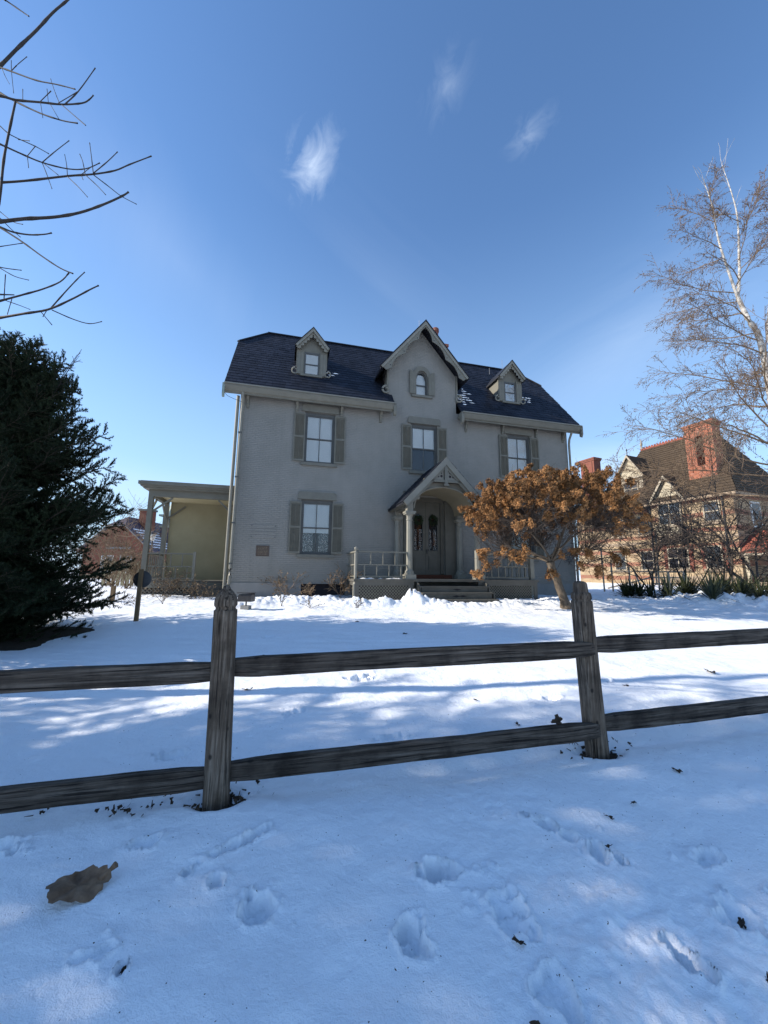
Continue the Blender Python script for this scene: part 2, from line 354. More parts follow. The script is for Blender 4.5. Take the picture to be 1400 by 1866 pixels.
# ---------------------------------------------------------------- the snow-covered ground
YAW = R(14.42); HX, HY = -5.51, 13.8            # left front corner of the grey house
ca, sa = math.cos(YAW), math.sin(YAW)
def hw(s, d):                                    # house coordinates -> world
    return HX+s*ca-d*sa, HY+s*sa+d*ca
FA = np.array((-1.07, 2.76)); FE = np.array((.97479, .22310)); FL = 2.9134
POSTS = [FA+FE*FL*k for k in (-1, 0, 1, 2)]
PRINTS = [(-.54, 1.96, .062, .075, .085, .3), (-.96, 2.16, .05, .03, .04, -.5), (-.79, 2.10, .035, .045, .045, 0), (-.80, 2.33, .035, .11, .035, .6), (-.70, 2.42, .03, .09, .03, .7),
  (.32, 2.16, .06, .12, .05, .1), (.27, 2.17, .05, .05, .05, 0), (.12, 1.84, .06, .06, .08, 0), (.97, 2.54, .045, .09, .05, -.5), (1.08, 2.44, .04, .05, .05, -.4), (.88, 2.60, .03, .04, .03, 0),
  (1.16, 2.34, .05, .05, .08, -.5), (1.26, 2.30, .03, .08, .03, -1.2), (1.20, 1.80, .07, .045, .09, .45), (1.25, 1.73, .05, .04, .05, .4), (.55, 1.91, .025, .08, .1, .2), (.53, 2.0, .02, .07, .06, 0), (-1.29, 2.35, .02, .09, .05, .3), (-1.1, 1.76, .02, .08, .04, .4),
  (-.97, 1.70, .03, .03, .04, 0), (-.31, 5.39, .07, .16, .1, .5), (-.2, 5.5, .05, .1, .06, .5), (2.9, 5.2, .06, .12, .08, .7), (1.9, 4.6, .04, .1, .07, .3), (.62, 1.62, .03, .08, .07, 1), (1.75, 2.3, .03, .1, .06, .5), (1.6, 1.95, .03, .08, .07, 1.0), (1.9, 2.05, .03, .06, .08, .2),
  (-2.1, 2.3, .04, .12, .07, .4), (-1.7, 3.4, .04, .12, .07, .4), (.1, 3.7, .04, .12, .06, .2), (-.9, 4.3, .03, .13, .07, .3), (1.0, 6.3, .05, .14, .08, .3), (2.0, 6.9, .05, .14, .08, .4), (-2.2, 7.6, .05, .14, .08, .3), (-3.4, 8.6, .05, .16, .08, .4)]
def ground_base(x, y):
    x = np.asarray(x, float); y = np.asarray(y, float)
    g = np.interp(y, [-20, 0, 1.9, 2.6, 4, 7, 9.5, 11.8, 13.6, 20, 60, 400], [0, 0, 0, .05, .085, .22, .36, .49, .61, .64, .66, .66])
    return g+np.clip(.022*(x-1.8), -.05, .12)*np.clip((8-y)/5, 0, 1)*np.clip((y-2)/1.2, 0, 1)
def G(x, y, fine=True):
    x = np.asarray(x, float); y = np.asarray(y, float)
    z = ground_base(x, y)
    r = np.hypot(x, y)
    z = z+.05*fbm(x*.35, y*.35, 3)+.022*fbm(x*1.3, y*1.3, 5, 4)
    if fine:
        z = z+.010*fbm(x*6, y*6, 11, 3)*np.clip((14-r)/10, .3, 1)
        rough = np.clip(.5+2.2*fbm(x*.7+3, y*.7, 19, 2), 0, 1)*np.clip((x-.2)/.8, .12, 1)*np.clip((3.2-y)/.5, .15, 1)
        z = z+.034*rough*np.abs(fbm(x*9, y*7, 23, 3))+.018*rough*fbm(x*20, y*20, 29, 2)
        # thaw ripples behind the fence
        z = z+.014*np.clip((y-3.4), 0, 1)*fbm(x*1.6, y*7, 31, 3)
    # drift lip under the rails, melt holes at the posts
    px, py = x-FA[0], y-FA[1]; fs = px*FE[0]+py*FE[1]; fd = -px*FE[1]+py*FE[0]
    z = z-.03*np.exp(-((fd-.06)/.10)**2)*(.75+fbm(fs*2.3, fd*3, 41, 3))
    for p in POSTS:
        rr = np.hypot((x-p[0])/1.25, y-p[1]+.0)+.018*fbm(x*14, y*14, 7, 2)
        z = z+.03*np.exp(-(rr/.5)**2)-.065*np.clip(1-(rr-.085)/.09, 0, 1)**1.4*(rr < .26)
    for (a, b, dep, lx, ly, an) in PRINTS:
        k = (np.abs(x-a) < .5) & (np.abs(y-b) < .5)
        if not np.any(k): continue
        xx, yy = x[k]-a if x.ndim else x-a, y[k]-b if y.ndim else y-b
        c_, s_ = math.cos(an), math.sin(an)
        u = (xx*c_+yy*s_)/(lx*.8); v = (-xx*s_+yy*c_)/(ly*.8)
        q = np.sqrt(u*u+v*v)*(1+.85*fbm(xx*12+a*9, yy*12, 3, 3))
        dz = -dep*1.15*(1/(1+np.exp((q-.95)*13)))*(1+.8*fbm(xx*20+b*5, yy*20, 9, 3))+.012*np.exp(-((q-1.35)/.25)**2)*(.6+2*np.abs(fbm(xx*25+a, yy*25, 15, 2)))
        if x.ndim: z[k] += dz
        else: z = z+dz
    # shovelled path along the house and its banks
    s_ = (x-HX)*ca+(y-HY)*sa; d_ = -(x-HX)*sa+(y-HY)*ca
    ch = np.abs(fbm(x*5, y*5, 51, 4))
    def bank(s0, d0, ls, ld, h): return h*np.exp(-((s_-s0)/ls)**2-((d_-d0)/ld)**2)
    pile = bank(4.3, -2.7, .8, .30, .24)+bank(5.4, -2.75, .9, .3, .05)+bank(6.05, -2.7, .38, .32, .46)+bank(6.8, -2.9, .4, .3, .22)+bank(5.2, -2.85, .5, .25, .10)+bank(2.4, -1.75, 1.6, .45, .18)+bank(.6, -2.0, 1.0, .6, .12)
    pile = pile+bank(10.3, -2.3, 1.5, .5, .12)+bank(13.2, -2.2, 1.6, .6, .12)
    z = z+pile*(.75+.9*ch)+.03*(pile > .05)*fbm(x*9, y*9, 57, 3)
    berm = np.exp(-((d_+3.75+.15*fbm(s_*.6, 0*s_, 61, 2))/.28)**2)*np.clip((s_-5.5)/1.5, 0, 1)
    z = z+berm*(.05+.16*ch)-.05*np.exp(-((d_+3.15)/.35)**2)*np.clip((s_-3.5)/1.5, 0, 1)
    for (a, b, w, h) in ((11.4, 13.6, 1.2, .32), (14.0, 13.0, 1.5, .42), (12.9, 12.4, 1.0, .22), (16.5, 13.4, 1.6, .3)):
        z = z+h*np.exp(-(((x-a)/w)**2+((y-b)/.7)**2))*(.7+1.0*ch)
    far = np.clip((y-9)/3, 0, 1)*np.clip((40-y)/10, 0, 1)
    return z+far*.05*fbm(x*2.2, y*2.2, 71, 4)+far*.02*ch*np.clip((-.4-d_)/1, 0, 1)-.10*np.exp(-((d_+2.0)/.8)**2)*np.clip((s_-3.6)/.5, 0, 1)*np.clip((11.6-s_)/.5, 0, 1)
def gz(x, y): return float(G(np.array([x]), np.array([y]), False)[0])
def ground():
    an = np.concatenate([np.linspace(-180, -62, 60)[:-1], np.linspace(-62, 62, 640), np.linspace(62, 180, 60)[1:]])
    rr = np.concatenate([[.05, .4, .75], np.geomspace(1.05, 18, 520), np.geomspace(18, 900, 110)[1:]])
    A, Q = np.meshgrid(np.radians(an), rr)
    X, Y = np.sin(A)*Q, np.cos(A)*Q
    Z = G(X.ravel(), Y.ravel()).reshape(X.shape)
    nr, nc = X.shape
    i = np.arange((nr-1)*(nc-1)); r_, c_ = i//(nc-1), i % (nc-1); b = r_*nc+c_
    F = np.stack([b, b+1, b+nc+1, b+nc], 1)[:, ::-1]
    o = link('ground', mesh_np('ground', np.stack([X, Y, Z], -1).reshape(-1, 3), F4=F, mat=M['snow'], smooth=True))
    tag(o, 'snow covered lawn and verge', kind='structure')
ground()
# bare soil that shows through: round each post, under the rails, under the spruce
def soil_patch(name, cx, cy, rx, ry, dz, seed, label, dome=.012, matn='soil'):
    n, k = 48, 9; V = [(cx, cy, gz(cx, cy)+dz+dome)]
    for j in range(1, k+1):
        for i in range(n):
            a = 2*math.pi*i/n; q = j/k*(1+.55*float(fbm(np.array([math.cos(a)*1.4+seed]), np.array([math.sin(a)*1.4]), seed, 3)[0]))
            x, y = cx+math.cos(a)*rx*q, cy+math.sin(a)*ry*q
            V.append((x, y, float(G(np.array([x]), np.array([y]))[0])+dz+dome*(1-j/k)-(.03 if j == k else 0)))
    F3 = [(0, 1+i, 1+(i+1) % n) for i in range(n)]
    F4 = [(1+(j-1)*n+i, 1+j*n+i, 1+j*n+(i+1) % n, 1+(j-1)*n+(i+1) % n) for j in range(1, k) for i in range(n)]
    o = link(name, mesh_np(name, V, F3, F4, M[matn], True)); return tag(o, label, kind='structure')
for k, p in enumerate(POSTS[1:3]):
    soil_patch('soil', p[0]+.01, p[1]-.0, .15, .105, .006, 5+k*4, 'dark soil in the melt hole round a fence post')
# ---------------------------------------------------------------- split rail fence
fence = empty('rail_fence', (FA[0], FA[1], 0), math.atan2(FE[1], FE[0]), 'weathered grey split rail fence across the snowy verge', 'fence')
def post_mesh(seed, h, groove, lean, cut=False):
    n, V, F = 40, [], []
    rng = random.Random(seed); zs = [-.2+i*(groove+.2)/44 for i in range(45)]
    prof = [(z, 1.0) for z in zs]+[(groove+.004, .93), (groove+.012, .84), (groove+.022, .86), (groove+.034, .99), (groove+.05, 1.0), (groove+.07, .97), (groove+.09, .90), (groove+.105, .80), (groove+.122, .64), (groove+.14, .42), (h-.004, .26), (h, .1)]
    if cut: prof = [(z, 1.0) for z in zs]+[(groove+.004, .93), (groove+.012, .86), (groove+.025, .98), (groove+.05, .96), (groove+.07, .90), (groove+.074, .80), (groove+.08, .72), (groove+.11, .70), (groove+.15, .66), (h-.01, .58), (h, .4)]
    for z, s in prof:
        for i in range(n):
            a = 2*math.pi*i/n
            c, s2 = math.cos(a), math.sin(a)
            sq = 1/(abs(c)**3.2+abs(s2)**3.2)**(1/3.2)
            w = .079*sq*s*(1.04-.035*max(z, 0))
            w *= 1+.035*float(noise2(np.array([math.cos(a)*3+seed]), np.array([z*1.6+math.sin(a)*3]), seed)[0])+.055*float(noise2(np.array([a*5.0+seed]), np.array([z*.9]), seed+3)[0])
            V.append((c*w*.95+lean*z, s2*w*.95+.006*math.sin(z*3+seed), z))
    m = len(prof)
    F = [(i*n+k, i*n+(k+1) % n, (i+1)*n+(k+1) % n, (i+1)*n+k) for i in range(m-1) for k in range(n)]
    V.append((lean*h, 0, h+.004)); F3 = [((m-1)*n+k, (m-1)*n+(k+1) % n, len(V)-1) for k in range(n)]
    return mesh_np('post', V, F3, F, M['post_wood'], True)
PH = [(1.40, 1.235, -.012, False), (1.40, 1.232, -.022, False), (1.445, 1.275, -.045, True), (1.40, 1.24, -.01, False)]
for k, (h, g, ln, ct) in enumerate(PH):
    link('post', post_mesh(11+k*7, h, g, ln, ct), fence, (FL*(k-1), 0, 0))
def rail_mesh(L, seed, hgt, th):
    """a hewn rail along x: rounded rectangle with a wandering outline and tapered rounded ends"""
    nx, sect = 70, []
    for cx, cz, a0 in ((1, 1, 0), (-1, 1, 90), (-1, -1, 180), (1, -1, 270)):
        for q in (0, 30, 60, 90):
            a = R(a0+q); sect.append((cx*(th/2-.009)+.009*math.cos(a), cz*(hgt/2-.012)+.012*math.sin(a)))
    n = len(sect); V = []
    for i in range(nx+1):
        x = L*i/nx; e = min(x, L-x)
        tp = 1-.22*max(0, 1-e/.25) if e > .012 else .66
        oz = .006*float(fbm(np.array([x*1.1]), np.array([seed*3.1]), seed, 3)[0]); oy = .008*float(fbm(np.array([x*.9]), np.array([seed*5.7]), seed+2, 2)[0])
        ht = 1+.07*float(fbm(np.array([x*1.4]), np.array([seed*1.3]), seed+4, 3)[0])
        for j, (y, z) in enumerate(sect):
            w = 1+.07*float(noise2(np.array([x*5]), np.array([j*.9+seed]), seed+6)[0])
            V.append((x, y*tp*w+oy, z*tp*ht*w+oz))
    F = [(i*n+k, i*n+(k+1) % n, (i+1)*n+(k+1) % n, (i+1)*n+k) for i in range(nx) for k in range(n)]
    me = bpy.data.meshes.new('rail'); me.from_pydata(V, [], F+[tuple(range(n-1, -1, -1)), tuple(nx*n+k for k in range(n))]); me.materials.append(M['rail_wood'])
    me.polygons.foreach_set('use_smooth', [True]*len(me.polygons)); me.set_sharp_from_angle(angle=R(50)); me.update(); return me
RAILS = [(-FL, .02, .81, .83, 0), (-FL, .02, .15, .17, 0), (-.02, FL-.03, .843, .895, 1), (-.02, FL-.03, .178, .266, 1), (FL-.05, 2*FL, .910, .945, 2), (FL-.05, 2*FL, .282, .335, 2)]
for k, (x0, x1, z0, z1, q) in enumerate(RAILS):
    L = x1-x0
    o = link('rail', rail_mesh(L, 3+k*5, .132, .062), fence, (x0, (-.085 if q == 1 else .0)*0, z0), (0, -math.atan2(z1-z0, L), 0))
    if q == 1: o.location.y = .035; o.rotation_euler.z = -.105/L       # its right end overlaps the face of the next post
# socket shadows: the mortise rims on the second post
# ---------------------------------------------------------------- the grey painted-brick house
house = empty('house', (HX, HY, 0), YAW, 'grey painted brick house with dark slate roof, central gable and dormers', 'house')
HL, HD = 14.6, 6.2; GC = 7.32; GW0, GW1 = 5.82, 8.92
zr = lambda d: 8.33+1.25*(d+.5)               # front roof slope
ZRIDGE = zr(3.11); DR = 3.11; ZCL = 11.62; DCL = (ZCL-8.33)/1.25-.5
WX = (3.03, 7.42, 11.97)
OW = .60                                       # half width of a window opening
holes = [(WX[0]-OW, WX[0]+OW, 2.15, 4.25), (WX[2]-OW, WX[2]+OW, 2.15, 4.25), (WX[0]-OW, WX[0]+OW, 5.70, 7.78), (WX[1]-OW, WX[1]+OW, 5.70, 7.78), (WX[2]-OW, WX[2]+OW, 5.70, 7.78),
         (6.72, 8.28, 1.30, 4.62), (2.55, 4.2, .30, 1.07)]
def holed_wall(mb, x0, x1, z0, z1, holes, dep):
    xs = sorted({x0, x1, *[h[0] for h in holes], *[h[1] for h in holes]}); zs = sorted({z0, z1, *[h[2] for h in holes], *[h[3] for h in holes]})
    for i in range(len(xs)-1):
        for j in range(len(zs)-1):
            cx, cz = (xs[i]+xs[i+1])/2, (zs[j]+zs[j+1])/2
            if any(h[0] < cx < h[1] and h[2] < cz < h[3] for h in holes): continue
            mb.add([(xs[i], 0, zs[j]), (xs[i+1], 0, zs[j]), (xs[i+1], 0, zs[j+1]), (xs[i], 0, zs[j+1])], [(0, 1, 2, 3)])
    for a, b, c, d in holes:
        for p in (((a, 0, c), (a, dep, c), (a, dep, d), (a, 0, d)), ((b, 0, d), (b, dep, d), (b, dep, c), (b, 0, c)), ((a, 0, d), (a, dep, d), (b, dep, d), (b, 0, d)), ((b, 0, c), (b, dep, c), (a, dep, c), (a, 0, c)), ((a, dep, c), (b, dep, c), (b, dep, d), (a, dep, d))):
            mb.add(p, [(0, 1, 2, 3)])
mb = MB(); holed_wall(mb, 0, HL, 0, 8.45, holes, .32)
prof = [(0, 0), (HD, 0), (HD, 8.8), (HD-2.15, ZCL-.25), (2.15, ZCL-.25), (0, 8.8)]
mb.add([(0, d, z) for d, z in prof], [tuple(range(6))[::-1]]); mb.add([(HL, d, z) for d, z in prof], [tuple(range(6))]); mb.add([(HL, HD, 0), (0, HD, 0), (0, HD, 8.8), (HL, HD, 8.8)], [(0, 1, 2, 3)])
# central gable wall with the pointed opening
AW, AZ0, AZS, AZP = .27, 9.08, 9.72, 10.22
def arch_half(w, zs, zp, n=8, sign=1, c=GC):
    """points of one side of a pointed arch, from the springing up to the tip"""
    out = []
    for i in range(n+1):
        t_ = i/n; out.append((c+sign*w*math.cos(t_*math.pi/2)**.8 if i < n else c, zs+(zp-zs)*math.sin(t_*math.pi/2)**.95))
    return out
gz_peak = 12.1; gslope = 1.2
for sg in (-1, 1):
    edge = GW0 if sg < 0 else GW1
    pts = [(GC, 8.45), (GC, AZ0), (GC+sg*AW, AZ0)]+arch_half(AW, AZS, AZP, 8, sg)+[(GC, gz_peak), (edge, gz_peak-gslope*abs(edge-GC)), (edge, 8.45)]
    mb.add([(s, 0, z) for s, z in pts], [tuple(range(len(pts))) if sg > 0 else tuple(range(len(pts)))[::-1]])
    ap = [(GC+sg*AW, AZ0)]+arch_half(AW, AZS, AZP, 8, sg)
    for i in range(len(ap)-1): mb.add([(ap[i][0], 0, ap[i][1]), (ap[i][0], .26, ap[i][1]), (ap[i+1][0], .26, ap[i+1][1]), (ap[i+1][0], 0, ap[i+1][1])], [(0, 1, 2, 3)])
    mb.add([(edge, 0, 8.3), (edge, 0, gz_peak-gslope*abs(edge-GC)+.1), (edge, 1.4, gz_peak-gslope*abs(edge-GC)+.1), (edge, 0.2, 8.3)], [(0, 1, 2, 3)])
mb.add([(GC-AW, .26, AZ0), (GC+AW, .26, AZ0), (GC+AW, .26, AZP), (GC-AW, .26, AZP)], [(0, 1, 2, 3)])
mb.add([(GC-AW, 0, AZ0), (GC+AW, 0, AZ0), (GC+AW, .26, AZ0), (GC-AW, .26, AZ0)], [(0, 1, 2, 3)])
wall = mb.build('wall', M['painted_brick'], house)
mb = MB(); mb.box(-.035, 2.55, -.035, .1, 0, 1.10); mb.box(4.2, HL+.035, -.035, .1, 0, 1.10); mb.box(2.55, 4.2, -.035, .1, 1.07, 1.10); mb.box(2.55, 4.2, -.035, .1, 0, .30); mb.box(-.035, .3, .1, HD, 0, 1.10); mb.box(HL-.3, HL+.035, .1, HD, 0, 1.1)
mb.build('foundation', M['foundation'], house)
mb = MB(); mb.box(2.56, 4.19, .18, .2, .3, 1.07); mb.build('cellar_window', M['interior'], house)
# faint panel of old lettering and the bronze plaque
mb = MB(); mb.box(.66, 1.57, -.012, 0, 2.72, 3.21); o = mb.build('painted_over_panel', M['painted_brick'], house); tag(o, 'grey painted over panel on the wall')
for (x, z) in ((.70, 2.76), (1.53, 2.76), (.70, 3.17), (1.53, 3.17)): MB().box(x-.018, x+.018, -.022, -.012, z-.018, z+.018).build('bolt', M['trim_dark'], o)
for z in (2.83, 2.95, 3.07): MB().box(.67, 1.56, -.0125, -.0120, z-.006, z+.006).build('seam', M['trim_dark'], o)
mb = MB(); mb.box(.90, 1.355, -.03, 0, 2.05, 2.44); pq = mb.build('plaque', M['bronze'], house); tag(pq, 'small bronze plaque')
mb = MB()
rng = random.Random(4)
for k in range(6):
    x = .96
    while x < 1.28:
        w = rng.uniform(.02, .06); mb.box(x, min(x+w, 1.30), -.033, -.03, 2.37-k*.05, 2.385-k*.05); x += w+.015
mb.build('lettering', M['bronze_letter'], pq)
# ---- shutters, windows
def shutter_mesh(h, w=.43):
    m_ = MB(); st, th = .05, .035
    m_.box(0, st, -th, 0, 0, h); m_.box(w-st, w, -th, 0, 0, h); mid = h*.485
    m_.box(st, w-st, -th, 0, 0, .075); m_.box(st, w-st, -th, 0, h-.065, h); m_.box(st, w-st, -th, 0, mid, mid+.08)
    m_.box(st, w-st, -.006, -.002, .075, h-.065)
    for a, b in ((.075, mid), (mid+.08, h-.065)):
        m_.box(w/2-.008, w/2+.008, -th-.006, -th+.004, a+.02, b-.02); z = a+.012
        while z < b-.02:
            m_.bar((st, -.018, z), (w-st, -.018, z), .034, .008, up=(0, -.62, .78)); z += .044
    return m_.mesh('shutter', M['shutter_paint'])
SH = {1.96: shutter_mesh(1.96)}
def window(cx, z0, z1, lintel=True, blind=(0, 1), lace=False, mull=True, dark_low=False):
    w = OW; fr = MB(); t_ = .07
    for a, b in ((cx-w, cx-w+t_), (cx+w-t_, cx+w)): fr.box(a, b, .06, .16, z0, z1)
    fr.box(cx-w+t_, cx+w-t_, .06, .16, z1-.12, z1); fr.box(cx-w+t_, cx+w-t_, .06, .16, z0, z0+.06)
    win = fr.build('window', M['trim_dark'], house)
    zi0, zi1 = z0+.06, z1-.12; zm = (zi0+zi1)/2; xi0, xi1 = cx-w+t_, cx+w-t_
    for (a, b, dy) in ((zm-.02, zi1, .085), (zi0, zm+.02, .115)):
        sb = MB(); sb.box(xi0, xi0+.045, dy, dy+.035, a, b); sb.box(xi1-.045, xi1, dy, dy+.035, a, b)
        sb.box(xi0+.045, xi1-.045, dy, dy+.035, a, a+.045); sb.box(xi0+.045, xi1-.045, dy, dy+.035, b-.045, b)
        if mull: sb.box(cx-.012, cx+.012, dy, dy+.03, a+.045, b-.045)
        sb.build('sash', M['trim_dark'], win)
        for p, q in (((xi0+.045, cx-.012), (cx+.012, xi1-.045)) if mull else ((xi0+.045, xi1-.045),)):
            MB().box(p, q, dy+.014, dy+.018, a+.045, b-.045).build('pane', M['glass'], win)
    zb = zi1-(zi1-zi0)*blind[1]
    if blind[1] > 0: MB().box(xi0, xi1, .156, .160, zb, zi1).build('blind', M['blind'], win)
    if lace:
        for a, b in ((xi0, cx-.10), (cx+.12, xi1)):
            cb = MB(); n = 14
            pts = [(a+(b-a)*i/n, .225+.02*math.sin(i*2.1)) for i in range(n+1)]
            for i in range(n): cb.add([(pts[i][0], pts[i][1], zi0), (pts[i+1][0], pts[i+1][1], zi0), (pts[i+1][0], pts[i+1][1], zb+.05), (pts[i][0], pts[i][1], zb+.05)], [(0, 1, 2, 3)])
            cb.build('lace_curtain', M['lace'], win)
    MB().box(xi0-.05, xi1+.05, .305, .315, z0, z1).build('room', M['interior'], win)
    sb = MB(); sb.box(cx-w-.09, cx+w+.11, -.09, .14, z0-.115, z0); sb.build('sill', M['lintel_stone'], win)
    if lintel:
        a, b, c, d = cx-.73, cx+.73, z1, z1+.29; k = .09
        pl = [(a, c), (b, c), (b, d-k), (b-.03, d-.03), (b-k, d), (a+k, d), (a+.03, d-.03), (a, d-k)]
        MB().prism(pl, 1, -.07, 0).build('lintel', M['lintel_stone'], win)
    h = 1.96
    for sx, rot in ((cx-w-.43+.02, 0), (cx+w-.02, 0)):
        o = link('shutter', SH[h], win, (sx, -.045, z0+.03))
        o.rotation_euler.z = .025 if sx < cx else -.02
    return win
window(WX[0], 2.15, 4.25, blind=(0, .60), lace=True)
window(WX[2], 2.15, 4.25, blind=(0, .4))
window(WX[0], 5.70, 7.78); window(WX[1], 5.70, 7.78, blind=(0, .47)); window(WX[2], 5.70, 7.78)
# pointed gable window
fr = MB()
ring = []
for sg in (-1, 1):
    o_ = [(GC+sg*(AW-.0), AZ0)]+arch_half(AW, AZS, AZP, 8, sg); i_ = [(GC+sg*(AW-.055), AZ0+.05)]+arch_half(AW-.055, AZS, AZP-.07, 8, sg)
    for k in range(len(o_)-1):
        q = [(o_[k][0], .10, o_[k][1]), (i_[k][0], .10, i_[k][1]), (i_[k+1][0], .10, i_[k+1][1]), (o_[k+1][0], .10, o_[k+1][1])]
        r2 = [(x, .15, z) for x, y, z in q]; fr.add(q+r2, [(0, 1, 2, 3), (4, 7, 6, 5), (1, 5, 6, 2)])
fr.box(GC-AW, GC+AW, .10, .15, AZ0, AZ0+.05); fr.box(GC-AW+.05, GC+AW-.05, .10, .14, 9.58, 9.625)
win = fr.build('window', M['trim_dark'], house); tag(win, 'small pointed arch window in the gable')
MB().prism([(GC-AW+.04, AZ0+.05), (GC+AW-.04, AZ0+.05), (GC+AW-.04, 9.58), (GC-AW+.04, 9.58)], 1, .125, .13).build('pane', M['glass'], win)
pp = arch_half(AW-.04, AZS, AZP-.05, 8, 1); pp = [(GC-AW+.04, 9.625), (GC+AW-.04, 9.625)]+pp+[(2*GC-x, z) for x, z in pp[::-1][1:]]
MB().prism(pp, 1, .122, .127).build('pane', M['glass'], win)
MB().box(GC-AW+.02, GC+AW-.02, .2, .205, AZ0, AZP-.1).build('blind', M['blind'], win)
hb = MB()
for sg in (-1, 1):
    o_ = [(GC+sg*(AW+.17), 9.60)]+arch_half(AW+.17, AZS, AZP+.20, 9, sg); i_ = [(GC+sg*(AW+.0), 9.60)]+arch_half(AW, AZS, AZP, 9, sg)
    for k in range(len(o_)-1):
        q = [(o_[k][0], -.06, o_[k][1]), (i_[k][0], -.06, i_[k][1]), (i_[k+1][0], -.06, i_[k+1][1]), (o_[k+1][0], -.06, o_[k+1][1])]
        r2 = [(x, 0, z) for x, y, z in q]; hb.add(q+r2, [(0, 1, 2, 3), (1, 5, 6, 2), (0, 3, 7, 4)])
hb.build('hood_mould', M['lintel_stone'], win)
MB().box(GC-.47, GC+.47, -.09, .10, AZ0-.1, AZ0).build('sill', M['lintel_stone'], win)
for sg in (-1, 1):
    x0, x1 = GC+sg*(AW+.01), GC+sg*(AW+.30)
    ap = [(x0, AZ0+.02), (x1, AZ0+.02), (x1, 10.17)]+[(x1+(x0-x1)*math.sin(i/6*math.pi/2), 10.17-.34*(1-math.cos(i/6*math.pi/2))) for i in range(1, 7)]
    sh = MB().prism(ap, 1, -.105, -.07).build('shutter', M['shutter_paint'], win)
    for dx in (.09, .20): MB().box(x0+sg*dx-.03, x0+sg*dx+.03, -.112, -.105, AZ0+.1, 9.75-.1*(1 if dx < .1 else 0)).build('panel', M['trim'], sh)
# ---- roof: boarding, ridge, hips
ro = MB(); e0, e1 = -.55, HL+.42; zt = .0; hl, hr = .62, HL-.62
EL, ER = 5.98, 8.98                             # the eave breaks where the central gable rises
ro.add([(e0, -.5, 8.33), (EL, -.5, 8.33), (EL, .06, zr(.06)), (ER, .06, zr(.06)), (ER, -.5, 8.33), (e1, -.5, 8.33), (e1, DCL, ZCL), (hr, DR, ZRIDGE), (hl, DR, ZRIDGE), (e0, DCL, ZCL)], [tuple(range(10))])
bk = 2*DR+.5
ro.add([(e0, bk, 8.33), (e1, bk, 8.33), (e1, 2*DR-DCL, ZCL), (hr, DR, ZRIDGE), (hl, DR, ZRIDGE), (e0, 2*DR-DCL, ZCL)], [(5, 4, 3, 2, 1, 0)])
ro.add([(e0, DCL, ZCL), (hl, DR, ZRIDGE), (e0, 2*DR-DCL, ZCL)], [(0, 1, 2)]); ro.add([(e1, DCL, ZCL), (hr, DR, ZRIDGE), (e1, 2*DR-DCL, ZCL)], [(2, 1, 0)])
u_ = -.13
ro.add([(e0, -.5, 8.33+u_), (EL, -.5, 8.33+u_), (EL, .06, zr(.06)+u_), (ER, .06, zr(.06)+u_), (ER, -.5, 8.33+u_), (e1, -.5, 8.33+u_), (e1, DCL, ZCL+u_), (e0, DCL, ZCL+u_)], [tuple(range(8))[::-1]]); ro.add([(e0, bk, 8.33+u_), (e1, bk, 8.33+u_), (e1, 2*DR-DCL, ZCL+u_), (e0, 2*DR-DCL, ZCL+u_)], [(0, 1, 2, 3)])
for e in (e0, e1):
    ro.add([(e, -.5, 8.33), (e, DCL, ZCL), (e, DCL, ZCL+u_), (e, -.5, 8.33+u_)], [(0, 1, 2, 3)]); ro.add([(e, bk, 8.33), (e, 2*DR-DCL, ZCL), (e, 2*DR-DCL, ZCL+u_), (e, bk, 8.33+u_)], [(3, 2, 1, 0)])
    ro.add([(e, DCL, ZCL), (e, 2*DR-DCL, ZCL), (e, 2*DR-DCL, ZCL+u_), (e, DCL, ZCL+u_)], [(0, 1, 2, 3)])
for q0, q1 in ((e0, EL), (ER, e1)): ro.add([(q0, -.5, 8.33), (q1, -.5, 8.33), (q1, -.5, 8.33+u_), (q0, -.5, 8.33+u_)], [(3, 2, 1, 0)])
for q0 in (EL, ER): ro.add([(q0, -.5, 8.33), (q0, .06, zr(.06)), (q0, .06, zr(.06)+u_), (q0, -.5, 8.33+u_)], [(0, 1, 2, 3)])
roof = ro.build('roof', M['slate_edge'], house)
rb = MB()
for a, b in (((hl, DR, ZRIDGE), (hr, DR, ZRIDGE)), ((e0, DCL, ZCL), (hl, DR, ZRIDGE)), ((e1, DCL, ZCL), (hr, DR, ZRIDGE))): rb.bar(Vector(a)+Vector((0, 0, .03)), Vector(b)+Vector((0, 0, .03)), .16, .05)
rb.build('ridge_cap', M['slate_edge'], roof)
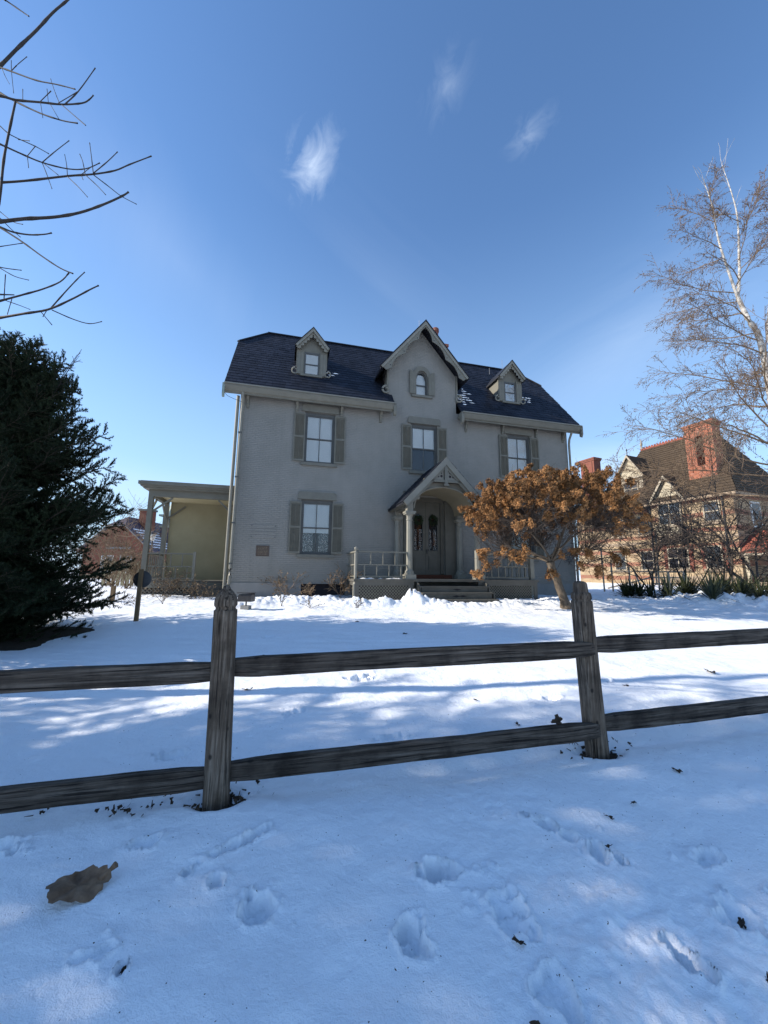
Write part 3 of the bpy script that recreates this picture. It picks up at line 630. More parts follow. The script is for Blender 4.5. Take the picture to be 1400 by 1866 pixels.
# ---- slates, laid course by course on the front slope
DOR = (2.62, 11.93); DHW, DFR, DSILL, DPK = .71, .45, 9.5, 11.55
sl_len = math.hypot(DR+.5, ZRIDGE-8.33); sdir = Vector((0, (DR+.5)/sl_len, (ZRIDGE-8.33)/sl_len)); snor = Vector((0, -sdir.z, sdir.y))
cam_l = Vector(((-HX)*ca+(-HY)*sa, HX*sa-HY*ca, 1.5))
EXP, SW, nco = .232, .245, int(sl_len/.232)
slates = []
rng = random.Random(8)
for c_ in range(nco+1):
    v0 = c_*EXP-.03; v1 = min(v0+EXP+.09, sl_len)
    if v1-v0 < .08: continue
    s0 = e0-(SW/2 if c_ % 2 else 0)+rng.uniform(-.02, .02); s = s0
    zc = 8.33+sdir.z*(v0+.1)
    cut = 0
    if zc > ZCL: cut = (zc-ZCL)/(ZRIDGE-ZCL)*(hl-e0)
    while s < e1-cut:
        w = SW*rng.uniform(.84, 1.16); a, b = max(s, e0+cut), min(s+w, e1-cut); s += w
        if b-a < .05: continue
        mid = (a+b)/2; d = -.5+sdir.y*(v0+EXP*.5); z = zr(d)
        gh = abs(mid-GC)
        if d < .06 and EL-.1 < mid < ER+.1: continue
        if z < 12.285-1.2*gh and z > 8.3 and (gh < 1.5 or z < 12.2-1.2*gh) and gh < 2.0 and not (z < 9.9-.2 and gh > 1.58): continue   # under the central gable
        if any(abs(mid-q) < .60 and DFR-.0 < d and z < DPK-1.2*abs(mid-q)-.05 for q in DOR): continue
        slates.append((a, b, v0, v1, rng.uniform(-.004, .005), rng.uniform(-.006, .006)))
def slate_geo(a, b, v0, v1, lift, tw):
    o = Vector((0, -.5, 8.33)); g = .004; V = []
    for s, v, h in ((a+g, v0+tw, .022+lift), (b-g, v0-tw, .022-lift), (b-g, v1, .006), (a+g, v1, .006)):
        p = o+sdir*v+snor*h+Vector((s, 0, 0)); V.append(p)
    V += [p-snor*.014 for p in V[:2]]+[p-snor*.006 for p in V[2:]]
    return V, [(0, 1, 2, 3), (4, 5, 1, 0), (5, 6, 2, 1), (7, 4, 0, 3), (7, 6, 5, 4)]
cen = lambda q: (Vector(((q[0]+q[1])/2, -.5, 8.33))+sdir*q[2]-cam_l).length
slates.sort(key=cen)
unit = {}
for q in slates[:300]:
    V, F = slate_geo(*q); c0 = sum(V, Vector())/8
    m_ = MB(); m_.add([v-c0 for v in V], F); o = m_.build('slate', M['slate'], roof); o.location = c0
m_ = MB()
for q in slates[300:]: m_.add(*slate_geo(*q))
# each joined slate keeps its own tone
m2 = M['slate'].copy(); m2.name = 'slate_field'; t = NT(m2)
vv = t.n('ShaderNodeTexWhiteNoise', {'Vector': t.n('ShaderNodeVectorMath', {0: t.map((1/SW, 1/(EXP*sdir.y), 0)), }, operation='FLOOR').outputs[0]}, noise_dimensions='3D').outputs[0]
t.col(t.ramp(t.math('ADD', t.math('MULTIPLY', vv, .5), t.math('MULTIPLY', t.noise(2.5, 5), .6)), [(.25, (.0085, .0105, .0165)), (.8, (.025, .029, .042))]))
o = m_.build('slate_field', m2, roof); tag(o, kind='stuff')
# thin leftovers of snow on the slates
m_ = MB(); rng = random.Random(21)
for (s0, d0, n, ss, ds) in ((9.45, .50, 26, .55, .32), (3.55, .75, 9, .35, .25), (12.95, .85, 12, .35, .2), (9.3, .2, 10, .25, .2)):
    for k in range(n):
        s = s0+rng.gauss(0, ss*.5); c_ = round(((d0+rng.gauss(0, ds*.5))+.5)/sdir.y/EXP); v = c_*EXP+.03
        w, h = rng.uniform(.05, .15), rng.uniform(.015, .04); o3 = Vector((s, -.5, 8.33))+sdir*v+snor*.022
        n8 = 8; ring = [o3+Vector((math.cos(a)*w*rng.uniform(.7, 1.2), 0, 0))+sdir*(math.sin(a)*h*rng.uniform(.6, 1.3)) for a in [2*math.pi*i/n8 for i in range(n8)]]
        m_.add(ring+[o3+snor*.03], [(i, (i+1) % n8, n8) for i in range(n8)])
o = m_.build('snow_remnant', M['snow'], roof); tag(o, kind='stuff')
# ---- chimney with its pot behind the ridge, lightning rods
ch = MB(); cxs, cd = 9.75, 3.9; ch.box(cxs-.45, cxs+.45, cd-.3, cd+.3, 11.2, 14.05); ch.box(cxs-.5, cxs+.5, cd-.35, cd+.35, 14.05, 14.2); chim = ch.build('chimney', M['chimney_brick'], roof)
mb = MB(); mb.lathe([(.17, 14.2), (.17, 15.0), (.21, 15.03), (.21, 15.2), (.17, 15.25), (.15, 15.25)], cxs-.16, cd, 12); mb.build('chimney_pot', M['red_brick'], chim, True)
for (x, y, z, h) in ((GC-.03, .2, 12.25, .55), (DOR[1]-.05, .9, 11.5, .5), (DOR[1]-.35, 1.6, 11.55, .35), (9.8, DR, ZRIDGE, .3)):
    MB().tube([(x, y, z), (x, y, z+h)], .008, 5).build('lightning_rod', M['lead'], roof)
# ---- cornice, gutter, brackets, downpipes
def cornice(a, b):
    pr = [(-.56, 8.36), (-.56, 8.24), (-.52, 8.18), (-.47, 8.10), (-.40, 8.06), (-.40, 8.02), (-.34, 8.02), (-.34, 8.20), (-.02, 8.20), (-.02, 8.30), (-.50, 8.30)]
    g = MB().prism(pr, 0, a, b).build('cornice', M['trim'], house)
    MB().prism([(0, 8.21), (-.02, 8.21), (-.10, 8.18), (-.12, 8.16), (-.12, 8.19), (-.10, 8.205)][::-1], 0, max(a, 0), min(b, HL)).build('bed_mould', M['trim'], g)
    m_ = MB(); m_.box(a, b, -.60, -.561, 8.30, 8.345); m_.build('gutter_lip', M['trim_light'], g); return g
cornice(e0+.02, 5.98); cornice(8.98, e1-.02)
def bracket(s, top=8.20, dep=.34, h=.56):
    pf = [(0, top), (-dep, top), (-dep, top-.07), (-dep+.05, top-.12), (-dep+.10, top-.10), (-dep+.13, top-.17), (-dep+.19, top-.24), (-.13, top-.26), (-.13, top-.33), (-.085, top-.38), (-.09, top-.45), (-.05, top-.49), (-.055, top-h+.02), (0, top-h)]
    o = MB().prism(pf, 0, s-.045, s+.045).build('bracket', M['trim'], house)
    MB().box(s-.065, s+.065, -dep-.0, -.001, top, top+.018).build('bracket_cap', M['trim_light'], o)
for s in (2.11, 3.86, 5.50, 9.36, 11.15, 12.88, 14.35, .28): bracket(s)
for s in (5.98, 8.98):
    o = MB().prism([(-.56, 8.33), (-.56, 8.0), (-.52, 7.88), (-.45, 7.82), (-.38, 7.9), (-.36, 8.05), (-.3, 8.1), (-.3, 8.33)], 0, s-.06, s+.06).build('eave_pendant', M['trim'], house)
MB().prism([(-.56, 8.32), (-.56, 7.95), (-.5, 7.8), (-.44, 7.8), (-.44, 8.32)], 0, e0-.04, e0+.04).build('eave_pendant', M['copper_green'], house)
MB().prism([(-.56, 8.32), (-.56, 7.95), (-.5, 7.8), (-.42, 7.86), (-.4, 8.32)], 0, e1-.06, e1+.03).build('eave_pendant', M['trim'], house)
def pipe(pts, r=.05): return MB().tube(pts, r, 10).build('downpipe', M['trim_light'], house, True)
dp = pipe([(.12, -.42, 8.1), (.12, -.40, 7.95), (.10, -.11, 7.72), (.09, -.10, 7.5), (.07, -.10, 1.6), (.07, -.13, 1.35), (.07, -.17, 1.05), (.07, -.17, .72)], .052)
pipe([(-.09, -.02, 8.1), (-.10, .04, 7.6), (-.10, .04, .7)], .06)
dq = pipe([(HL-.05, -.42, 8.05), (HL-.03, -.2, 7.75), (HL+.02, -.1, 7.55), (HL+.02, -.1, .75)], .05)
for z in (6.6, 4.9, 3.2, 1.75): MB().box(.01, .13, -.165, -.04, z, z+.045).build('pipe_strap', M['trim_dark'], dp)
MB().tube([(-.5, -.5, 7.95), (-.4, -.5, 7.84), (-.2, -.45, 7.78), (.1, -.3, 7.75)], .008, 5).build('loose_wire', M['dark_metal'], house)
# ---- central gable roof and its scalloped bargeboard
PK, TW, TIP = 12.285, 1.96, 12.285-1.2*1.96
gr = MB()
for sg in (-1, 1):
    xt = GC+sg*TW; dv = lambda z: (z-8.33)/1.25-.5
    a = [(xt, -.5, TIP), (GC, -.5, PK), (GC, dv(PK)+.1, PK), (xt, dv(TIP)+.1, TIP)]; b = [(x, y, z-.11) for x, y, z in a]
    gr.add(a+b, [(0, 1, 2, 3) if sg > 0 else (3, 2, 1, 0), (7, 6, 5, 4) if sg > 0 else (4, 5, 6, 7), (0, 4, 5, 1), (0, 3, 7, 4)])
groof = gr.build('gable_roof', M['slate_edge'], house)
def rake_board(apex, half, slope, y0, y1, wfun, top=0.0, n=60, c=GC):
    """a board along both rakes of a gable: straight upper edge, shaped lower edge"""
    m_ = MB(); nx, nz = slope/math.hypot(1, slope), 1/math.hypot(1, slope)
    for sg in (-1, 1):
        up, lo = [], []
        for i in range(n+1):
            t_ = i/n; x = half*t_; z = apex-slope*x-top
            w = wfun(t_); px, pz = x-nx*w, z-nz*w
            if px < 0: k = x/(x-px) if x > px else 0; px, pz = 0.0, z-(z-pz)*k if x > 0 else z-w/nz*1.0
            up.append((c+sg*x, z)); lo.append((c+sg*max(px, 0), pz))
        for i in range(n):
            q = [up[i], lo[i], lo[i+1], up[i+1]]
            V = [(x, y0, z) for x, z in q]+[(x, y1, z) for x, z in q]
            m_.add(V, [(0, 1, 2, 3) if sg < 0 else (3, 2, 1, 0), (7, 6, 5, 4) if sg < 0 else (4, 5, 6, 7), (1, 5, 6, 2) if sg < 0 else (2, 6, 5, 1), (0, 3, 7, 4)])
        m_.add([(up[-1][0], y0, up[-1][1]), (lo[-1][0], y0, lo[-1][1]), (lo[-1][0], y1, lo[-1][1]), (up[-1][0], y1, up[-1][1])], [(0, 1, 2, 3)])
    return m_
def scal(t_):
    ph = (t_*3.15+.08) % 1.0
    arc = math.sin(math.pi*ph)**.75
    return .335+.05*t_-.155*arc*(1.15 if t_ < .3 else 1)
bb = rake_board(PK-.03, TW-.02, 1.2, -.535, -.50, scal).build('bargeboard', M['trim'], groof)
rake_board(PK-.0, TW+.02, 1.2, -.575, -.536, lambda t_: .13).build('rake_moulding', M['trim_light'], groof)
rake_board(PK+.03, TW+.05, 1.2, -.60, -.45, lambda t_: .045).build('slate_edging', M['slate_edge'], groof)
for sg in (-1, 1):
    for t_ in (.30, .60, .90):
        x = TW*t_; nx, nz = 1.2/1.562, 1/1.562; w = .27
        MB().box(GC+sg*(x-nx*w)-.02, GC+sg*(x-nx*w)+.02, -.54, -.534, PK-1.2*x-nz*w-.02, PK-1.2*x-nz*w+.02).build('pierced_hole', M['interior'], bb)
    e = GW0 if sg < 0 else GW1
    MB().box(e-.07*(sg < 0)-.0, e+.07*(sg > 0), -.05, .3, 8.95, 10.2).build('corner_board', M['trim'], house)
    # scrolled console where the gable meets the eave
    V = []; sp = []
    for i in range(22):
        a = i/21*2.2*math.pi; r = .19*(1-.03*i); sp.append((e+sg*(.10+r*math.sin(a)), -.06, 9.12-.0+r*math.cos(a)*.95))
    MB().tube(sp, [.05*(1-.02*i) for i in range(22)], 6).build('scroll_console', M['trim_light'], house, True)
# ---- dormers
def dormer(cx):
    m_ = MB(); w = .60; y = DFR
    zt = DPK-1.2*.60-.10
    m_.add([(cx-w, y, DSILL), (cx+w, y, DSILL), (cx+w, y, zt), (cx, y, DPK-.12), (cx-w, y, zt)], [(0, 1, 2, 3, 4)])
    for sg in (-1, 1):
        q = [(cx+sg*w, y, DSILL), (cx+sg*w, y, zt), (cx+sg*w, (zt-8.33)/1.25-.5, zt)]
        m_.add(q, [(0, 1, 2) if sg < 0 else (2, 1, 0)])
    dm = m_.build('dormer', M['trim'], house)
    r_ = MB(); tip = DPK-1.2*DHW
    for sg in (-1, 1):
        dv = lambda z: (z-8.33)/1.25-.5
        a = [(cx+sg*DHW, .17, tip), (cx, .17, DPK), (cx, dv(DPK)+.1, DPK), (cx+sg*DHW, dv(tip)+.1, tip)]; b = [(x, yy, z-.07) for x, yy, z in a]
        r_.add(a+b, [(0, 1, 2, 3) if sg > 0 else (3, 2, 1, 0), (7, 6, 5, 4) if sg > 0 else (4, 5, 6, 7), (0, 4, 5, 1), (0, 3, 7, 4)])
    r_.build('dormer_roof', M['slate_edge'], dm)
    rake_board(DPK+.0, DHW, 1.2, .12, .165, lambda t_: .115, c=cx).build('rake_moulding', M['trim_light'], dm)
    rake_board(DPK+.02, DHW+.02, 1.2, .10, .2, lambda t_: .03, c=cx).build('slate_edging', M['slate_edge'], dm)
    rake_board(DPK-.1, DHW-.04, 1.2, .20, .235, lambda t_: .10+.075*abs(math.sin(math.pi*t_*6.0)), c=cx, n=72).build('bargeboard', M['trim_light'], dm)
    fr = MB(); a, b, z0, z1 = cx-.31, cx+.31, DSILL+.06, 10.56
    fr.box(a, a+.06, y-.05, y-.002, z0, z1); fr.box(b-.06, b, y-.05, y-.002, z0, z1); fr.box(a+.06, b-.06, y-.05, y-.002, z1-.08, z1); fr.box(a+.06, b-.06, y-.05, y-.002, z0, z0+.05); fr.box(a+.06, b-.06, y-.045, y-.002, 10.0, 10.05)
    fr.build('window_frame', M['trim_dark'], dm)
    MB().box(a+.06, b-.06, y-.012, y-.004, z0+.05, z1-.08).build('blind', M['blind'], dm)
    for p, q in ((z0+.05, 10.0), (10.05, z1-.08)): MB().box(a+.06, b-.06, y-.030, y-.026, p, q).build('pane', M['glass'], dm)
    MB().box(cx-.45, cx+.45, y-.12, y-.001, DSILL-.03, DSILL+.055).build('sill', M['lintel_stone'], dm)
    for sg in (-1, 1):
        x0, x1 = cx+sg*.32, cx+sg*.60
        sb = MB(); sb.box(min(x0, x1), max(x0, x1), y-.075, y-.045, DSILL+.06, 10.62)
        sh = sb.build('shutter', M['shutter_paint'], dm)
        for k in (0, 1): MB().box(min(x0, x1)+.04+k*.115, min(x0, x1)+.125+k*.115, y-.081, y-.075, DSILL+.14, 10.52).build('shutter_panel', M['trim'], sh)
        sp = []
        for i in range(18):
            an = i/17*2.1*math.pi; rr = .15*(1-.03*i); sp.append((cx+sg*(.66+rr*math.sin(an)), y-.05, DSILL+.17+rr*math.cos(an)))
        MB().tube(sp, [.035*(1-.02*i) for i in range(18)], 6).build('scroll_console', M['trim_light'], dm, True)
        MB().box(cx+sg*.60-.03, cx+sg*.60+.03, y-.06, y-.002, DSILL+.35, 10.75).build('corner_board', M['trim'], dm)
for q in DOR: dormer(q)
# ---- front porch
PC, DK, DF = 7.52, 1.27, -1.95                   # centre, deck height, front edge
mb = MB(); mb.box(4.18, 11.25, DF, -.001, DK-.06, DK); mb.box(4.22, 6.30, DF+.03, DF+.09, DK-.20, DK-.06); mb.box(8.75, 11.2, DF+.03, DF+.09, DK-.20, DK-.06); mb.box(4.22, 4.28, DF+.09, -.04, DK-.20, DK-.06); mb.box(11.14, 11.2, DF+.09, -.04, DK-.20, DK-.06)
for x in (4.22, 6.14, 8.75, 11.06): mb.box(x, x+.14, DF+.035, DF+.085, .3, DK-.20)
porch = mb.build('porch', M['step_wood'], house); tag(porch, 'open wooden porch with arched gable')
for k in range(28):
    x = 4.19+k*.252; MB().box(x+.004, x+.248, DF-.02, -.002, DK, DK+.022).build('deck_board', M['step_wood'], porch)
def lattice(x0, x1, z0, z1, y):
    """crossed laths, clipped to the panel"""
    st = .105; w = .022
    for dirn, yy in ((1, y), (-1, y+.012)):
        m_ = MB(); c = x0-(z1-z0)
        while c < x1+(z1-z0):
            a = [c, z0] if dirn > 0 else [c, z1]; b = [c+(z1-z0), z1] if dirn > 0 else [c+(z1-z0), z0]
            ta, tb = max(0, (x0-a[0])/(z1-z0)), min(1, (x1-a[0])/(z1-z0))
            if tb-ta > .05:
                L = lambda q: (a[0]+(b[0]-a[0])*q, yy, a[1]+(b[1]-a[1])*q)
                m_.bar(L(ta), L(tb), .012, w*1.2, up=(0, -1, 0)) if False else m_.bar(L(ta), L(tb), w, .010, up=(0, -1, 0))
            c += st
        m_.build('lattice', M['trim'], porch)
for a, b in ((4.36, 6.14), (8.89, 11.06)):
    lattice(a, b, .40, DK-.20, DF+.05)
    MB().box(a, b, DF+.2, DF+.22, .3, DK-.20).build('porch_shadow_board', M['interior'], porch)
for k in range(3):
    z = DK-.0-.205*(k+1); y1, y0 = DF-.30*k, DF-.30*(k+1)
    st = MB(); st.box(6.42, 8.98, y0, y1-.001, z-.04, z); st.box(6.46, 8.94, y0+.03, y0+.055, z-.205, z-.04); o = st.build('step', M['step_wood'], porch)
    if k < 3:
        for dx in ((-.12, .12) if k == 1 else (0.05,)):
            MB().prism([(7.72+dx-.16, z-.115), (7.72+dx, z-.15), (7.72+dx+.16, z-.115), (7.72+dx, z-.08)], 1, y0+.024, y0+.03).build('pierced_diamond', M['interior'], o)
st = MB(); st.box(6.36, 6.42, DF-.93, DF, .2, DK-.07); st.box(8.98, 9.04, DF-.93, DF, .2, DK-.07)
# string boards follow the steps
st = MB()
for x in (6.38, 8.98):
    st.prism([(DF, DK-.06), (DF, .2), (DF-.92, .2), (DF-.92, .62), (DF-.62, .66), (DF-.60, .85), (DF-.31, .87), (DF-.30, 1.06)], 0, x, x+.04)
st.build('step_string', M['step_wood'], porch)
def column(x, y):
    m_ = MB(); z0 = DK+.022
    m_.box(x-.19, x+.19, y-.19, y+.19, z0, z0+.16)
    o = m_.build('column', M['trim_light'], porch)
    n8 = [(.185, z0+.16), (.185, z0+.20), (.16, z0+.22), (.165, z0+.26), (.135, z0+.30), (.118, z0+.33), (.118, z0+.36), (.105, z0+2.0), (.105, z0+2.06), (.125, z0+2.08), (.125, z0+2.11), (.105, z0+2.13), (.11, z0+2.22), (.15, z0+2.29)]
    MB().lathe(n8, x, y, 8).build('shaft', M['trim_light'], o)
    c_ = MB(); c_.box(x-.17, x+.17, y-.17, y+.17, z0+2.29, z0+2.34); c_.box(x-.19, x+.19, y-.19, y+.19, z0+2.34, z0+2.40); c_.box(x-.11, x+.11, y-.11, y+.11, z0+2.40, 4.02); c_.build('capital', M['trim_light'], o)
CX = (PC-1.33, PC+1.33); FY = -1.72
for x in CX: column(x, FY); column(x, -.22)
# roof of the porch
PPK, PHW = 5.74, 1.66; PSL = 1.05; PTIP = PPK-PSL*PHW
r_ = MB()
for sg in (-1, 1):
    a = [(PC+sg*PHW, -2.02, PTIP), (PC, -2.02, PPK), (PC, -.001, PPK), (PC+sg*PHW, -.001, PTIP)]; b = [(x, y, z-.08) for x, y, z in a]
    r_.add(a+b, [(0, 1, 2, 3) if sg > 0 else (3, 2, 1, 0), (7, 6, 5, 4) if sg > 0 else (4, 5, 6, 7), (0, 4, 5, 1), (0, 3, 7, 4)])
proof = r_.build('porch_roof', M['slate_edge'], house)
tag(proof, 'steep gabled roof of the front porch')
rng = random.Random(5); sL = math.hypot(PHW, PSL*PHW)
for sg in (-1, 1):
    dx, dz = sg*PHW/sL, -PSL*PHW/sL; nx, nz = sg*PSL*PHW/sL, PHW/sL
    for c_ in range(11):
        v1 = sL-c_*.205+.02; v0 = max(v1-.26, 0); y = -2.05-(.11 if c_ % 2 else 0)
        while y < -.02:
            a, b = max(y, -2.05)+.003, min(y+.225, -.004); y += .228
            if b-a < .04: continue
            V = []
            for vv, hh in ((v1, .028), (v0, .008)):
                for yy in (a, b): V.append((PC+dx*vv+nx*hh, yy, PPK+dz*vv+nz*hh))
            V = [V[0], V[1], V[3], V[2]]; V += [(x-nx*.012, yy, z-nz*.012) for x, yy, z in V]
            m_ = MB(); m_.add(V, [(0, 1, 2, 3) if sg < 0 else (3, 2, 1, 0), (0, 4, 5, 1), (1, 5, 6, 2), (3, 7, 4, 0)]); m_.build('slate', M['slate'], proof)
rake_board(PPK-.0, PHW, PSL, -2.06, -2.02, lambda t_: .20, c=PC).build('rake_moulding', M['trim_light'], proof)
rake_board(PPK-.03, PHW-.02, PSL, -2.0, -1.93, lambda t_: .26, c=PC).build('bargeboard', M['trim'], proof)
k_ = MB(); k_.box(PC-.06, PC+.06, -2.03, -1.94, 4.72, 5.55); k_.box(PC-.09, PC+.09, -2.045, -1.93, 4.66, 4.74); k_.box(PC-.86, PC-.06, -2.0, -1.93, 4.80, 4.90); k_.box(PC+.06, PC+.86, -2.0, -1.93, 4.80, 4.90); k_.build('king_post', M['trim'], proof)
for sg in (-1, 1):
    tri = [(PC+sg*.08, 4.91), (PC+sg*.62, 4.91), (PC+sg*.08, 5.44)]
    o = MB().prism(tri if sg > 0 else tri[::-1], 1, -1.965, -1.945).build('gable_panel', M['trim_light'], proof)
    for (a, b, r0) in ((.17, .12, .05), (.29, .10, .035), (.17, .24, .035)):
        MB().lathe([(r0, -.003), (r0, .003)], 0, 0, 10).build('trefoil', M['interior'], o); q = bpy.context.scene.collection.objects[-1]
        q.rotation_euler = (R(90), 0, 0); q.location = (PC+sg*a, -1.968, 4.91+b)
# arched front board, side beams, ceiling vault
ARW, ASP, AAP = 1.17, 3.82, 4.66
def arch_z(t_): return math.sin(t_)**.9
pts_a = [(PC+(ARW-.0)*math.cos(a), ASP+(AAP-ASP)*math.sin(a)**.92) for a in [math.pi*i/28 for i in range(29)]]
def cusp(i, x, z):                                # shouldered outline: the arch steps in over each column
    return (x, z)
fb = MB()
for i in range(28):
    (x0, z0), (x1, z1) = pts_a[i], pts_a[i+1]
    top = lambda x: min(4.82, PPK-.10-PSL*abs(x-PC))
    if i in (6, 7) or i in (20, 21): z0 -= .0; z1 -= .0
    q = [(x0, z0), (x0, max(top(x0), z0+.02)), (x1, max(top(x1), z1+.02)), (x1, z1)]
    fb.add([(x, FY-.05, z) for x, z in q]+[(x, FY+.05, z) for x, z in q], [(3, 2, 1, 0), (4, 5, 6, 7), (0, 3, 7, 4)][::1])
arch = fb.build('arch_board', M['trim'], proof)
ab = MB(); ab.tube([(x, FY-.055, z) for x, z in pts_a], .028, 6); ab.build('arch_bead', M['trim_light'], arch, True)
for sg in (-1, 1):
    MB().lathe([(.035, -.004), (.035, .004)], 0, 0, 12).build('pierced_hole', M['interior'], arch); q = C.objects[-1]; q.rotation_euler = (R(90), 0, 0); q.location = (PC+sg*.98, FY-.056, 4.36)
    MB().lathe([(.06, -.012), (.075, 0), (.06, .012)], 0, 0, 14).build('rosette', M['trim_light'], arch); q = C.objects[-1]; q.rotation_euler = (R(90), 0, 0); q.location = (PC+sg*1.02, FY-.06, 4.22)
vb = MB()
for i in range(28):
    (x0, z0), (x1, z1) = pts_a[i], pts_a[i+1]; z0 += .03; z1 += .03
    vb.add([(x0, FY+.05, z0), (x1, FY+.05, z1), (x1, -.003, z1), (x0, -.003, z0)], [(0, 1, 2, 3)])
vb.build('vault', M['vault'], proof)
bm_ = MB()
for x in CX:
    bm_.box(x-.08, x+.08, FY+.12, -.002, 3.86, 4.04)
    sg = 1 if x > PC else -1
    bm_.box(x+sg*.13-.05, x+sg*.13+.05, -1.98, -.003, 3.98, 4.06)
sb_ = bm_.build('side_beam', M['trim'], proof)
for x in CX:
    sg = 1 if x > PC else -1
    for k in range(7): y = -1.9+k*.29; MB().box(x+sg*.20-.10, x+sg*.20+.12, y-.035, y+.035, 3.985-.075, 3.98).build('rafter_tail', M['trim'], sb_)
# railings
def railing(a, b, parent, z0=DK+.02, ht=.92, nb=6, matn='trim', steps=True):
    a, b = Vector(a), Vector(b); d = b-a; up = Vector((0, 0, 1))
    m_ = MB()
    for h, w, t_ in ((ht, .075, .05), (ht*.52, .05, .04), (.08, .05, .05)): m_.bar(a+up*(z0+h), b+up*(z0+h), w, t_)
    o = m_.build('railing', M[matn], parent)
    for i in range(nb):
        q = a+d*((i+.5)/nb); MB().bar(q+up*(z0+.105), q+up*(z0+ht*.52-.02), .035, .035).build('baluster', M[matn], o)
        if i < nb-1 or True:
            q = a+d*((i+1)/nb); 
            if i < nb-1: MB().bar(q+up*(z0+ht*.52+.02), q+up*(z0+ht-.025), .035, .035).build('baluster', M[matn], o)
    return o
railing((4.33, FY-.14, 0), (CX[0]-.1, FY-.14+.1, 0), porch, nb=4)
railing((4.26, -.05, 0), (4.26, FY-.1, 0), porch, nb=6)
railing((CX[1]+.1, FY-.05, 0), (10.95, FY-.05, 0), porch, nb=7)
railing((11.1, -.05, 0), (11.1, FY, 0), porch, nb=6)
def newel(x, y, z0, z1):
    m_ = MB(); m_.box(x-.075, x+.075, y-.075, y+.075, z0, z0+.72); o = m_.build('newel_post', M['trim_light'], porch)
    MB().lathe([(.085, z0+.72), (.07, z0+.76), (.055, z0+.82), (.055, z1-.22), (.075, z1-.20), (.05, z1-.17), (.03, z1-.14), (.055, z1-.1), (.068, z1-.06), (.055, z1-.02), (.01, z1)], x, y, 12).build('turned_top', M['trim_light'], o, True)
newel(4.25, FY-.12, .4, 2.37)
MB().box(11.0, 11.16, FY-.12, FY+.04, DK, DK+.98).build('newel_post', M['trim_light'], porch)
# snow on the deck
m_ = MB(); rng = random.Random(3)
for k in range(9):
    x = rng.uniform(4.5, 5.9); y = rng.uniform(-1.85, -1.5); n8 = 10; w = rng.uniform(.06, .2)
    ring = [(x+math.cos(a)*w*rng.uniform(.7, 1.3), y+math.sin(a)*w*.4, DK+.023) for a in [2*math.pi*i/n8 for i in range(n8)]]; m_.add(ring+[(x, y, DK+.06)], [(i, (i+1) % n8, n8) for i in range(n8)])
tag(m_.build('snow_remnant', M['snow'], porch), kind='stuff')
